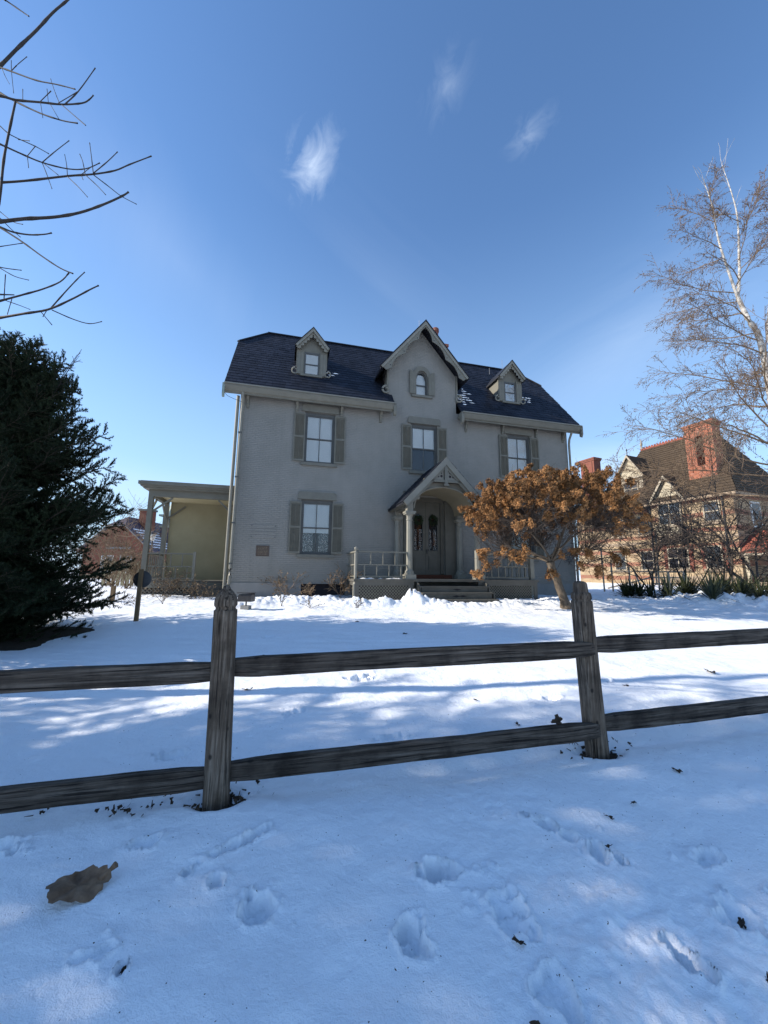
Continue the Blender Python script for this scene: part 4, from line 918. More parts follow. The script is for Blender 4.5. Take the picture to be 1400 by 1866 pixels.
# ---- double front door in its deep casing
dr = MB(); dr.box(6.72, 6.86, .05, .15, DK+.2, 4.62); dr.box(8.14, 8.28, .05, .15, DK+.2, 4.62); dr.box(6.86, 8.14, .05, .15, 4.42, 4.62); dr.box(6.50, 6.72, -.08, 0, DK, 4.7); dr.box(8.28, 8.75, -.10, 0, DK, 4.7); dr.box(6.50, 8.75, -.09, 0, 4.7, 4.82)
casing = dr.build('door_frame', M['door_paint'], house)
MB().box(6.55, 8.35, -.55, .20, DK+.022, DK+.17).build('door_sill', M['mat_red'], casing)
def door_leaf(x0, x1, hand):
    z0, z1 = DK+.17, 4.42; xm = (x0+x1)/2; gw = (x1-x0)*.30
    gz0, gs, gp = 2.42, 3.65, 3.92
    m_ = MB(); y0, y1 = .12, .17
    for sg, e in ((-1, x0), (1, x1)):
        pts = [(xm, z0), (xm, gz0), (xm+sg*gw, gz0)]+arch_half(gw, gs, gp, 6, sg, xm)+[(xm, z1), (e, z1), (e, z0)]
        m_.add([(x, y0, z) for x, z in pts], [tuple(range(len(pts))) if sg > 0 else tuple(range(len(pts)))[::-1]])
        ap = [(xm+sg*gw, gz0)]+arch_half(gw, gs, gp, 6, sg, xm)
        for i in range(len(ap)-1): m_.add([(ap[i][0], y0, ap[i][1]), (ap[i][0], y1, ap[i][1]), (ap[i+1][0], y1, ap[i+1][1]), (ap[i+1][0], y0, ap[i+1][1])], [(0, 1, 2, 3)])
    o = m_.build('door', M['door_paint'], house)
    ap = arch_half(gw, gs, gp, 6, 1, xm); pl = [(xm-gw, gz0), (xm+gw, gz0)]+ap+[(2*xm-x, z) for x, z in ap[::-1][1:]]
    MB().prism(pl, 1, .155, .16).build('glass', M['glass'], o)
    b_ = MB(); b_.tube([(x, y0-.006, z) for x, z in pl+[pl[0]]], .017, 5); b_.build('glass_bead', M['trim_dark'], o)
    p_ = MB(); p_.box(x0+.12, x1-.12, y0-.028, y0-.001, 1.66, 2.2); p_.box(x0+.17, x1-.17, y0-.045, y0-.028, 1.72, 2.14); p_.build('door_panel', M['door_paint'], o)
    # a sheer curtain hung behind the glass
    cb = MB(); n = 10; c0 = xm-gw
    for a, b in ((xm-gw, xm-gw*.25), (xm+gw*.3, xm+gw)):
        q = [(a+(b-a)*i/n, .21+.012*math.sin(i*2.3)) for i in range(n+1)]
        for i in range(n): cb.add([(q[i][0], q[i][1], gz0), (q[i+1][0], q[i+1][1], gz0), (q[i+1][0], q[i+1][1], 3.3), (q[i][0], q[i][1], 3.3)], [(0, 1, 2, 3)])
    cb.build('sheer_curtain', M['lace'], o)
    # dark wreath
    w_ = MB(); rng = random.Random(int(x0*10)); 
    for k in range(260):
        a = rng.uniform(0, 2*math.pi); rr = .155+rng.gauss(0, .035); p = Vector((xm+rr*math.cos(a), y0-.05+rng.gauss(0, .015), 3.66+rr*math.sin(a)*1.05))
        dd = Vector((rng.gauss(0, 1), rng.gauss(-.4, .5), rng.gauss(0, 1))).normalized()*.06; sd = dd.cross(Vector((0, 1, .2))).normalized()*.014
        w_.add([p-sd, p+sd, p+dd], [(0, 1, 2)])
    w_.build('wreath', M['needles'], o)
    return o
door_leaf(6.862, 7.495, 0); d2 = door_leaf(7.505, 8.138, 1)
k_ = MB(); k_.box(7.535, 7.575, .085, .119, 2.28, 2.46); k_.tube([(7.555, .09, 2.38), (7.555, .05, 2.38)], [.012, .03], 8); k_.build('door_knob', M['dark_metal'], d2)
MB().box(6.8, 8.2, .305, .315, DK, 4.62).build('hall', M['interior'], casing)
# ---- side veranda on the left
VD, VB, VX = 1.0, 3.05, -2.98; VF = 1.14
v_ = MB(); v_.box(VX-.12, -.04, VD-.08, VB, VF-.06, VF)
ver = v_.build('veranda', M['step_wood'], house); tag(ver, 'flat roofed side veranda with olive back wall')
v_ = MB(); v_.box(VX-.36, -.05, VD-.40, VB+.2, 4.60, 4.72); v_.box(VX-.30, -.05, VD-.34, VB+.15, 4.54, 4.60); v_.box(VX-.22, -.05, VD-.26, VB+.1, 4.47, 4.54); vr = v_.build('veranda_roof', M['trim'], ver)
MB().box(VX-.30, -.05, VD-.33, VB+.2, 4.72, 4.745).build('roof_sheet', M['lead'], vr)
v_ = MB(); v_.box(VX-.08, -.05, VD-.08, VD+.08, 4.22, 4.47); v_.box(VX-.08, VX+.08, VD+.08, VB, 4.22, 4.47); v_.build('beam', M['trim'], ver)
MB().box(VX+.08, -.05, VD+.08, VB, 4.36, 4.40).build('ceiling', M['olive_ceiling'], ver)
MB().box(VX+.14, -.04, VB, VB+.12, .3, 4.36).build('back_wall', M['olive_wall'], ver)
for y in (VD, VB-.06):
    q = MB(); q.box(VX-.08, VX+.08, y-.08, y+.08, VF, 4.22); po = q.build('veranda_post', M['trim'], ver)
    b_ = MB(); b_.bar((VX+.07, y, 3.66), (VX+.72, y, 4.20), .055, .06); s_ = 1 if y == VD else -1; b_.bar((VX, y+s_*.07, 3.66), (VX, y+s_*.62, 4.20), .055, .06); b_.build('brace', M['trim'], po)
MB().bar((-.66, VD, 4.20), (-.06, VD, 3.62), .055, .06).build('brace', M['trim'], ver)
ra = railing((VX+.08, VD, 0), (-1.36, VD, 0), ver, z0=VF, ht=.98, nb=4); railing((VX, VD+.08, 0), (VX, VB-.14, 0), ver, z0=VF, ht=.98, nb=8)
MB().box(-1.38, -1.29, VD-.045, VD+.045, VF, 2.2).build('newel_post', M['trim_light'], ver)
q = MB(); q.box(VX-.1, -.05, VD-.06, VD-.02, VF-.26, VF-.06); q.box(VX-.1, VX-.06, VD-.02, VB, VF-.26, VF-.06); q.build('rim_board', M['trim'], ver)
def vlat(x0, x1, z0, z1, y):
    st, w = .13, .03
    for dirn in (1, -1):
        m_ = MB(); c = x0-(z1-z0)
        while c < x1:
            a = (c, z0) if dirn > 0 else (c, z1); b = (c+(z1-z0), z1) if dirn > 0 else (c+(z1-z0), z0)
            ta, tb = max(0, (x0-a[0])/(z1-z0)), min(1, (x1-a[0])/(z1-z0))
            if tb-ta > .05: m_.bar((a[0]+(b[0]-a[0])*ta, y+.006*dirn, a[1]+(b[1]-a[1])*ta), (a[0]+(b[0]-a[0])*tb, y+.006*dirn, a[1]+(b[1]-a[1])*tb), w, .010, up=(0, -1, 0))
            c += st
        m_.build('lattice', M['trim'], ver)
vlat(VX-.1, -1.3, .3, VF-.26, VD-.04); MB().box(VX-.08, -.05, VD+.1, VD+.12, .2, VF-.26).build('under_shadow_board', M['interior'], ver)  # near-black sheet behind the lattice paints in the shade under the floor
for k in range(3):
    z = VF-.17*(k+1); MB().box(-1.25, -.12, VD-.06-.28*(k+1), VD-.06-.28*k-.001, z-.17, z).build('step', M['step_wood'], ver)
for k in range(2):
    y = VD-.02+k*.3
# ---------------------------------------------------------------- plants
class TW:
    """numpy collector of many thin tapered tubes and small triangles"""
    def __init__(s): s.V = []; s.F4 = []; s.F3 = []; s.n = 0; s.m4 = []; s.m3 = []
    def tube(s, pts, r0, r1, n=4, mi=0):
        P = np.array([tuple(p) for p in pts], float); k = len(P)
        D = np.gradient(P, axis=0); D /= np.linalg.norm(D, axis=1)[:, None]+1e-9
        ref = np.where(np.abs(D[:, 2:3]) > .9, np.array([[0, 1., 0]]), np.array([[0, 0, 1.]]))
        X = np.cross(D, ref); X /= np.linalg.norm(X, axis=1)[:, None]+1e-9; Y = np.cross(X, D)
        a = np.arange(n)*2*np.pi/n; rr = np.linspace(r0, r1, k) if not hasattr(r0, '__len__') else np.array(r0)
        W = P[:, None]+rr[:, None, None]*(np.cos(a)[None, :, None]*X[:, None]+np.sin(a)[None, :, None]*Y[:, None])
        b = s.n; s.V.append(W.reshape(-1, 3)); s.n += k*n
        i, j = np.meshgrid(np.arange(k-1), np.arange(n), indexing='ij'); i, j = i.ravel(), j.ravel(); j2 = (j+1) % n
        F = np.stack([b+i*n+j, b+i*n+j2, b+(i+1)*n+j2, b+(i+1)*n+j], 1); s.F4.append(F); s.m4.append(np.full(len(F), mi))
    def tris(s, T, mi=0):
        T = np.asarray(T, float).reshape(-1, 3); b = s.n; s.V.append(T); s.n += len(T); F = b+np.arange(len(T)).reshape(-1, 3); s.F3.append(F); s.m3.append(np.full(len(F), mi))
    def mesh(s, name, mats, smooth=True):
        F3 = np.concatenate(s.F3) if s.F3 else None; F4 = np.concatenate(s.F4) if s.F4 else None
        mi = np.concatenate(s.m3+s.m4) if s.m3 or s.m4 else None
        return mesh_np(name, np.concatenate(s.V), F3, F4, mats, smooth, mi)
def vrand(rng, k=1.0): return Vector((rng.gauss(0, k), rng.gauss(0, k), rng.gauss(0, k)))
def wander(rng, p, d, L, n, jit, sag=0.0, up=0.0):
    """a polyline that wanders on from p along d"""
    p, d = Vector(p), Vector(d).normalized(); out = [p.copy()]
    for i in range(n):
        d = (d+vrand(rng, jit)+Vector((0, 0, up-sag*(i+1)/n))).normalized(); p = p+d*(L/n); out.append(p.copy())
    return out
def along(P, t_):
    x = t_*(len(P)-1); i = min(int(x), len(P)-2); return P[i].lerp(P[i+1], x-i), (P[i+1]-P[i]).normalized()
def side_dir(rng, d, ang):
    q = d.orthogonal().normalized(); q.rotate(Matrix.Rotation(rng.uniform(0, 2*math.pi), 3, d)); return (d*math.cos(ang)+q*math.sin(ang)).normalized()
def branchy(tw, rng, p, d, L, r, level, kids, jit=.12, sag=0, up=0, ang=(.5, .9), ratio=(.4, .7), mi=0, tips=None, t0=.25, nseg=5, rmin=.004):
    P = wander(rng, p, d, L, nseg, jit, sag, up); tw.tube(P, r, max(r*.45, rmin), 5 if level > 1 else (4 if level else 3), mi)
    if level == 0:
        if tips is not None: tips.append(P)
        return P
    for k in range(kids[level]):
        q, dd = along(P, t0+(1-t0)*(k+rng.random())/kids[level]); s = side_dir(rng, dd, rng.uniform(*ang))
        branchy(tw, rng, q, s, L*rng.uniform(*ratio), max(r*.5, rmin), level-1, kids, jit, sag, up, ang, ratio, mi, tips, t0, max(3, nseg-1), rmin)
    return P
# ---- spruces
def spruce_branch(seed, L, dense=1.0):
    rng = random.Random(seed); tw = TW(); N = []
    def needles(P, step, ln):
        for i in range(len(P)-1):
            a, b = P[i], P[i+1]; d = (b-a); m_ = max(1, int(d.length/step)); dn = d.normalized()
            for k in range(m_):
                q = a+d*((k+rng.random())/m_)
                for _ in range(3):
                    s = side_dir(rng, dn, rng.uniform(.55, 1.1)); s.z += .18; e = s*ln*rng.uniform(.7, 1.2); w = s.cross(Vector((rng.random()-.5, rng.random()-.5, 1))).normalized()*.0095
                    N.extend((q-w, q+w, q+e))
    main = [Vector((L*t_, 0, -.10*L*math.sin(t_*math.pi*.8)+.13*L*t_*t_)) for t_ in [i/10 for i in range(11)]]
    main = [p+vrand(rng, .015) for p in main]
    tw.tube(main, .022*L/3, .004, 4); needles(main[3:], .020, .05)
    x = .12
    sgn = 1
    while x < .985:
        q, d = along(main, x); l2 = (.78*(1-x)**.8*L*.42+.13)*rng.uniform(.75, 1.15); sgn = -sgn
        dd = (d*.75+Vector((0, sgn*.8, rng.uniform(-.12, .25)))).normalized()
        P = wander(rng, q, dd, l2, 4, .06, .05, .03); tw.tube(P, .006, .003, 3); needles(P, .017/dense, .05)
        y = .25
        while y < .95:
            q2, d2 = along(P, y); s2 = rng.choice((-1, 1)); l3 = .13+.26*(1-y)*l2
            P2 = wander(rng, q2, (d2+Vector((-sgn*.2, s2*.5*0+rng.uniform(-.8, .8), rng.uniform(-.3, .6)))).normalized(), l3, 2, .05); needles(P2, .017/dense, .048); y += .10/max(l2, .3)
        x += .038 if L > 1.5 else .075
    tw.tris([tuple(p) for p in N], 1)
    return tw.mesh('branch', [M['bark_spruce'], M['needles']], False)
SB = [(spruce_branch(1, 3.0), 3.0), (spruce_branch(2, 3.0), 3.0), (spruce_branch(3, 2.2), 2.2), (spruce_branch(4, 1.2), 1.2), (spruce_branch(5, 1.2), 1.2)]
def spruce(loc, H, RM, n, seed, label, shape=.6, low=.25, bias=True):
    rng = random.Random(seed)
    t_ = empty('spruce_tree', loc, 0, label, 'tree', 'spruces beside the lawn')
    tw = TW(); tw.tube([(0, 0, -.3), (.03, 0, H*.3), (0, .05, H*.65), (0, 0, H*.98)], .02*H, .012, 9); link('trunk', tw.mesh('trunk', [M['bark_spruce']]), t_)
    for k in range(n):
        f = (k+rng.random())/n; h = low+(H*.985-low)*f**1.12; a = k*2.39996+rng.uniform(-.3, .3)
        if bias and k % 3 == 0: a = rng.uniform(-2.3, .9)
        Lb = (RM*(1-(h/(H*1.03))**1.9)**shape+.18)*rng.uniform(.74, 1.12)
        if h < 1.2: Lb *= .74+.2*h
        me, l0 = SB[rng.choice((0, 1))] if Lb > 1.9 else (SB[2] if Lb > 1.3 else SB[rng.choice((3, 4))])
        e = R(-12+24*rng.gauss(0, .6)+52*(h/H)**1.6)
        s = Lb/l0; link('branch', me, t_, (0, 0, h), (rng.uniform(-.9, .9), -e, a), (s, max(s, .8)*1.1, max(s, .8)*1.5))
    return t_
sp1 = spruce((-7.95, 7.35, gz(-7.7, 7.3)), 5.35, 2.42, 298, 3, 'dense dark spruce with branches down to the snow on the lawn', .5)
rng = random.Random(77)
for k in range(9):                               # bare upright shoots at its top
    tw = TW(); p = Vector((rng.uniform(.0, 1.5), rng.uniform(-.5, .5), 4.2+rng.uniform(0, .5)))
    P = wander(rng, p, (rng.uniform(-.1, .75), 0, 1), rng.uniform(.9, 1.7), 5, .07, 0, .03); tw.tube(P, .012, .005, 4)
    for j in range(6):
        q, d = along(P, .3+.7*j/6); Q = wander(rng, q, side_dir(rng, d, .8), rng.uniform(.08, .24), 2, .1); tw.tube(Q, .006, .005, 3)
    link('shoot', tw.mesh('shoot', [M['twig_dark']]), sp1)
soil_patch('soil', -7.5, 7.1, 2.2, 1.9, .012, 31, 'bare brown ground under the spruce', .03)
# further evergreens that stand left of the verge and shade it
spruce((-12.4, 1.7, 0), 13.8, 2.9, 270, 9, 'tall spruce standing beside the verge in line with the fence', .6, .3, False)
# ---- the near tree whose bare boughs reach over the lawn
def zp(x, y, dep):                               # a bough point: line of sight of the photograph at distance dep
    v = pray(x*.3322, y*.3322); return v*(dep/v.y)+Vector((0, 0, EYE))
BOUGHS = [([(-150, 480), (0, 360), (90, 270), (200, 165), (290, 68), (370, 0), (440, -70), (520, -170)], 10, 5), ([(0, 368), (60, 390), (200, 440), (310, 462), (412, 488)], 4.5, 2.6), ([(62, 388), (100, 350), (148, 310)], 2.5, 1.8), ([(62, 330), (63, 390), (75, 510)], 2, 1.4), ([(10, 372), (30, 420), (52, 460)], 1.8, 1.3),
 ([(-160, 500), (0, 525), (90, 548), (220, 560), (340, 572), (450, 565), (490, 545), (512, 522)], 8, 3), ([(355, 572), (430, 500), (523, 372)], 4, 2.4), ([(320, 565), (425, 503)], 2.4, 2), ([(330, 575), (300, 500), (278, 432)], 2, 1.5), ([(340, 575), (470, 687)], 2.4, 2), ([(222, 555), (280, 498)], 2.4, 2), ([(125, 548), (125, 488)], 1.8, 1.4), ([(265, 560), (258, 487)], 1.8, 1.4), ([(275, 570), (325, 655)], 1.8, 1.3), ([(222, 560), (235, 645)], 1.7, 1.3),
 ([(-120, 440), (0, 508), (85, 556), (220, 620), (340, 660), (425, 675)], 6, 3), ([(85, 556), (50, 720), (20, 880), (0, 1075), (-30, 1200)], 5.5, 7), ([(0, 690), (60, 740), (190, 800), (268, 843)], 3, 2), ([(-120, 740), (0, 790), (110, 840), (230, 890), (370, 925), (470, 925), (548, 893)], 6, 2.4), ([(232, 890), (300, 832), (380, 770)], 3, 2), ([(232, 893), (262, 970), (285, 1035)], 2.4, 1.6), ([(150, 855), (195, 800)], 2.2, 1.6), ([(150, 855), (157, 920)], 2, 1.4), ([(245, 900), (320, 960)], 2, 1.5), ([(100, 765), (162, 772)], 2, 1.4),
 ([(-170, 1000), (0, 1000), (150, 990), (370, 965), (510, 955), (630, 935), (710, 902), (832, 855)], 8.5, 3.2), ([(512, 950), (590, 885), (645, 832)], 3.2, 2.2), ([(512, 950), (503, 870), (492, 783)], 2.6, 1.8), ([(468, 960), (455, 890), (438, 845)], 2.4, 1.6), ([(370, 962), (365, 900), (355, 847)], 2.4, 1.6), ([(372, 970), (430, 1025), (480, 1080)], 2.4, 1.6), ([(470, 960), (530, 1015), (580, 1068)], 2.4, 1.6), ([(515, 960), (600, 1025), (665, 1075), (750, 1120)], 3, 1.8), ([(445, 958), (500, 915)], 2.2, 1.5), ([(448, 965), (456, 985)], 2, 1.4),
 ([(-180, 1225), (0, 1215), (130, 1200), (300, 1190), (440, 1165), (570, 1120), (670, 1075), (705, 1053)], 11, 4.4), ([(-100, 1220), (0, 1245), (70, 1272), (160, 1287), (240, 1285), (283, 1277)], 5.5, 3), ([(-90, 1190), (0, 1247), (120, 1325), (230, 1405), (330, 1470), (400, 1500)], 6.5, 3), ([(0, 1160), (70, 1215), (125, 1230)], 2.4, 1.7), ([(0, 1195), (60, 1255), (112, 1300)], 2.4, 1.7), ([(-60, 1362), (0, 1352), (125, 1333)], 3, 2), ([(-100, 1440), (0, 1465), (60, 1475), (118, 1482)], 3, 2), ([(0, 1470), (80, 1515), (158, 1536)], 2.5, 1.7),
 ([(-160, 1690), (0, 1650), (130, 1615), (235, 1585), (330, 1545), (378, 1497)], 6.5, 3), ([(-170, 1765), (0, 1742), (130, 1720), (265, 1697), (395, 1640), (490, 1590), (540, 1566)], 8, 3), ([(275, 1695), (350, 1610), (420, 1535), (465, 1492)], 4, 2.4), ([(285, 1700), (400, 1750), (490, 1775), (560, 1763)], 3, 2), ([(225, 1710), (285, 1782)], 2, 1.5), ([(255, 1705), (235, 1738)], 2, 1.5), ([(40, 1725), (65, 1640)], 2, 1.5), ([(22, 1640), (30, 1505)], 2.6, 1.8), ([(22, 1645), (100, 1672), (165, 1697)], 2.2, 1.5), ([(0, 1615), (78, 1617)], 5, 2), ([(30, 0), (110, 55), (158, 88)], 4, 3), ([(-140, -80), (30, 0)], 5, 4)]
bt = empty('bare_tree', (-6.6, 4.5, gz(-6.6, 4.5)), 0, 'leafless tree reaching long thin boughs over the spruce', 'tree')
base = Vector(bt.location); rng = random.Random(6)
tw = TW(); tr = [(0, 0, -.2), (.05, .05, 1.5), (.1, 0, 3), (.2, -.1, 4.6), (.3, .1, 6.4), (.35, 0, 8.5), (.5, 0, 10.5)]; tw.tube(tr, .15, .03, 9); link('trunk', tw.mesh('trunk', [M['bark']]), bt)
for pl, r0, r1 in BOUGHS:
    tw = TW(); thick = pl[0][0] < 0
    dep = 4.3+rng.uniform(-.35, .35); tilt = rng.uniform(-.0010, .0010)
    if not thick: dep = 4.3
    P = [zp(x, y, dep+tilt*x)-base for x, y in pl]
    if thick: P = [Vector((.2, 0, P[0].z-.25))] + P
    Q = []
    for i in range(len(P)-1):                    # smooth the bough
        p0, p1, p2, p3 = P[max(i-1, 0)], P[i], P[i+1], P[min(i+2, len(P)-1)]
        for k in range(4):
            u = k/4; Q.append(.5*((2*p1)+(p2-p0)*u+(2*p0-5*p1+4*p2-p3)*u*u+(3*p1-p0-3*p2+p3)*u**3))
    Q.append(P[-1]); k_ = 4.3*.3322/700*1.08
    rr = np.linspace(r0, r1, len(Q))*k_
    for i in range(3, len(Q)-1, 5): rr[i] *= 1.22   # nodes
    rr[-1] *= 1.5; tw.tube(Q, rr, None, 6); link('bough', tw.mesh('bough', [M['twig_dark']]), bt)
# ---- birch with white stems and catkins
def wp(u, v, dep): q = pray(u, v); return q*(dep/q.y)+Vector((0, 0, EYE))
BX, BY = 12.9, 12.4
bi = empty('birch_tree', (BX, BY, gz(BX, BY)), 0, 'tall white stemmed birch with catkins in front of the brick mansion', 'tree'); b0 = Vector(bi.location)
def stem(pts, r0, r1, mt='birch_bark', name='trunk'):
    tw = TW(); Q = []
    P = [Vector(p) for p in pts]
    for i in range(len(P)-1):
        p0, p1, p2, p3 = P[max(i-1, 0)], P[i], P[i+1], P[min(i+2, len(P)-1)]
        for k in range(4): u = k/4; Q.append(.5*((2*p1)+(p2-p0)*u+(2*p0-5*p1+4*p2-p3)*u*u+(3*p1-p0-3*p2+p3)*u**3))
    Q.append(P[-1]); tw.tube(Q, r0, r1, 8); link(name, tw.mesh(name, [M[mt]]), bi); return Q
tA = stem([Vector((0, 0, -.2))]+[wp(u, v, 12.4)-b0 for u, v in ((1420, 850), (1408, 740), (1386, 621), (1363, 580), (1345, 542))], .135, .062)
lA = stem([tA[-1]]+[wp(u, v, 12.3+.1*i)-b0 for i, (u, v) in enumerate(((1330, 500), (1310, 438), (1298, 374), (1283, 330)))], .05, .010)
lB = stem([tA[-1]]+[wp(u, v, 12.6+.1*i)-b0 for i, (u, v) in enumerate(((1348, 500), (1347, 465), (1345, 403), (1336, 359), (1316, 300)))], .055, .010)
tC = stem([Vector((.25, .3, -.2))]+[wp(u, v, 12.9)-b0 for u, v in ((1432, 800), (1412, 650), (1400, 600), (1412, 480), (1425, 360), (1420, 250))], .10, .010)
rng = random.Random(14); nl = 0
def birch_limb(p, d, L, r):
    tw = TW(); tips = []
    P = wander(rng, p, d, L, 8, .09, .05, .015); tw.tube(P, r, .006, 5, 0)
    ks = int(8+L*6)
    for k in range(ks):
        q, dd = along(P, .18+.82*(k+rng.random())/ks); s = side_dir(rng, dd, rng.uniform(.45, .9)); l2 = L*rng.uniform(.14, .38)
        P2 = wander(rng, q, s, l2, 4, .12, .10); tw.tube(P2, .007, .004, 3, 0)
        for j in range(int(6+l2*6)):
            q2, d2 = along(P2, rng.uniform(.2, 1)); P3 = wander(rng, q2, side_dir(rng, d2, rng.uniform(.4, .9)), rng.uniform(.12, .4), 3, .14, .18); tw.tube(P3, .0045, .003, 3, 0); tips.append(P3)
    T = []
    for P3 in tips:
        for c_ in range(rng.choice((2, 3))):
            q, d = along(P3, rng.uniform(.3, 1)); e = (Vector((rng.gauss(0, .5), rng.gauss(0, .5), -.7+rng.gauss(0, .4)))).normalized()*rng.uniform(.035, .07); w = e.orthogonal().normalized()*rng.uniform(.007, .011)
            w2 = e.cross(w).normalized()*.009
            T += [q-w, q+w, q+e*.6, q-w*.6+e*.4, q+w*.6+e*.4, q+e, q-w2, q+w2, q+e*.8]
    if T: tw.tris([tuple(x) for x in T], 1)
    link('limb', tw.mesh('limb', [M['twig_warm'], M['catkin']]), bi)
def on(Q, z):
    return min(Q, key=lambda p: abs(p.z-z))
for k in range(42):
    z = 2.6+12.3*(k/41)**.9; Q = tA if z < tA[-1].z else (lA if k % 2 else lB)
    if k % 5 == 4: Q = tC
    p = on(Q, z); a = rng.uniform(R(95), R(265)) if k % 3 else rng.uniform(0, 2*math.pi); f = (z-2.6)/13.2
    L = (4.7*(1-f)**.8+.55)*rng.uniform(.75, 1.1); birch_limb(p, (math.cos(a), math.sin(a), .15+.55*f), L, .028*(1-f)+.010)
for k in range(14):                              # bare pale top shoots
    tw = TW(); Q = rng.choice((lA, lB)); p = Q[-1-int(rng.random()*7)]; P = wander(rng, p, (rng.uniform(-.9, .5), rng.gauss(0, .3), .9), rng.uniform(.5, 1.4), 4, .1); tw.tube(P, .008, .004, 3); link('shoot', tw.mesh('shoot', [M['birch_bark']]), bi)
# ---- bare thicket between the lawn and the mansion
def thicket(name, x, y, n, L, label, cat, grp, seed, m='twig', lev=3, kids=(0, 5, 6, 4), spread=.8, r=.03, up=.05, leaves=0):
    t_ = empty(name, (x, y, gz(x, y)-.02), 0, label, cat, grp); rng = random.Random(seed)
    for k in range(n):
        tw = TW(); a = rng.uniform(0, 2*math.pi); tips = []
        branchy(tw, rng, (rng.gauss(0, .12*L*.3), rng.gauss(0, .12*L*.3), 0), (math.cos(a)*spread*rng.random(), math.sin(a)*spread*rng.random(), 1), L*rng.uniform(.7, 1.1), r, lev, kids, .16, .12, up, (.5, 1.0), (.35, .62), 0, tips, .25, 5, .005 if y < 14 else .007)
        if leaves:
            T = []
            for P in tips:
                for _ in range(leaves):
                    q, d = along(P, rng.random()); e = vrand(rng).normalized()*rng.uniform(.03, .07); w = e.orthogonal().normalized()*.02; T += [q, q+e*.5+w, q+e, q, q+e, q+e*.5-w]
            tw.tris([tuple(v) for v in T], 1)
        link('stem', tw.mesh('stem', [M[m], M['dry_grass']]), t_)
    return t_
G1 = 'bare thicket trees by the mansion'
thicket('thorn_tree', 13.3, 15.4, 4, 3.6, 'gnarled leafless thorn tree over the dark yucca clump', 'tree', G1, 2, 'twig', 3, (0, 6, 8, 6), 1.1, .05)
thicket('thorn_tree', 11.0, 16.0, 3, 2.9, 'small leafless thorn tree between the hydrangea and the yuccas', 'tree', G1, 5, 'twig', 3, (0, 6, 7, 6), 1.0, .035)
thicket('thorn_tree', 16.2, 15.0, 5, 4.2, 'wide leafless thorn tree hiding the red porch roof', 'tree', G1, 8, 'twig', 3, (0, 6, 8, 6), 1.1, .05)
thicket('thorn_tree', 18.8, 19.5, 5, 5.5, 'tall leafless thorn tree in front of the mansion corner', 'tree', G1, 9, 'twig', 3, (0, 6, 8, 6), 1.0, .06)
thicket('thorn_tree', 14.9, 19.0, 4, 3.6, 'leafless thorn bush below the mansion balcony', 'tree', G1, 10, 'twig', 3, (0, 6, 8, 6), 1.1, .04)
G2 = 'bare trees far behind the houses'
thicket('bare_tree', 15.2, 30.5, 2, 6.5, 'small hazy leafless tree behind the right end of the grey house', 'tree', G2, 12, 'twig_warm', 3, (0, 6, 6, 5), .6, .07)
thicket('bare_tree', 44, 43, 3, 11, 'tall leafless tree rising behind the mansion chimney', 'tree', G2, 15, 'twig', 3, (0, 7, 8, 6), .5, .16)
thicket('bare_tree', 52, 46, 3, 12, 'spreading leafless tree behind the mansion ridge', 'tree', G2, 18, 'twig', 3, (0, 7, 8, 6), .6, .16)
G3 = 'brown shrubs by the brick cottage'
thicket('dry_shrub', -14.2, 20.5, 16, 3.6, 'tall tan leafless shrub in front of the brick cottage', 'shrub', G3, 22, 'twig_warm', 2, (0, 6, 6), .9, .022, .06, 1)
thicket('dry_shrub', -12.2, 18.6, 14, 1.9, 'low brown shrub beside the round sign', 'shrub', G3, 25, 'twig_warm', 2, (0, 6, 6), 1.2, .016, .04, 3)
# ---- shrubs and weeds at the foot of the house
GW_ = 'dry weeds at the foot of the house'
for k, (s, d, L, n, lab) in enumerate(((-1.9, .1, .85, 14, 'rusty twiggy shrub in front of the veranda lattice'), (-1.1, -.3, .7, 9, 'low rusty shrub beside the veranda steps'), (2.05, -.55, .85, 8, 'dry weed clump left of the cellar window'), (3.9, -.7, .95, 9, 'dry weed clump between the cellar window and the porch'), (2.9, -1.1, .55, 5, 'thin weed stalks in front of the cellar window'),
        (1.9, -2.6, .45, 4, 'sparse twig clump poking from the snow by the floodlight'), (4.0, -3.4, .32, 6, 'small tuft of twigs in front of the snow heap'), (2.7, -3.2, .38, 5, 'flattened twigs on the snow in front of the weeds'), (-.4, -.6, .55, 7, 'broken stalks under the house corner downpipe'), (-2.6, -1.6, .5, 7, 'brown stalks in front of the veranda corner post'), (-1.6, -1.5, .4, 6, 'bent brown stalks on the snow before the veranda'))):
    x, y = hw(s, d); thicket('dry_weed', x, y, n, L, lab, 'weed', GW_, 40+k, 'twig_warm' if k in (2, 3, 4) else 'twig', 2 if L > .5 else 1, (0, 3, 4), 1.3, .006, .0, 2 if L > .6 else 1)
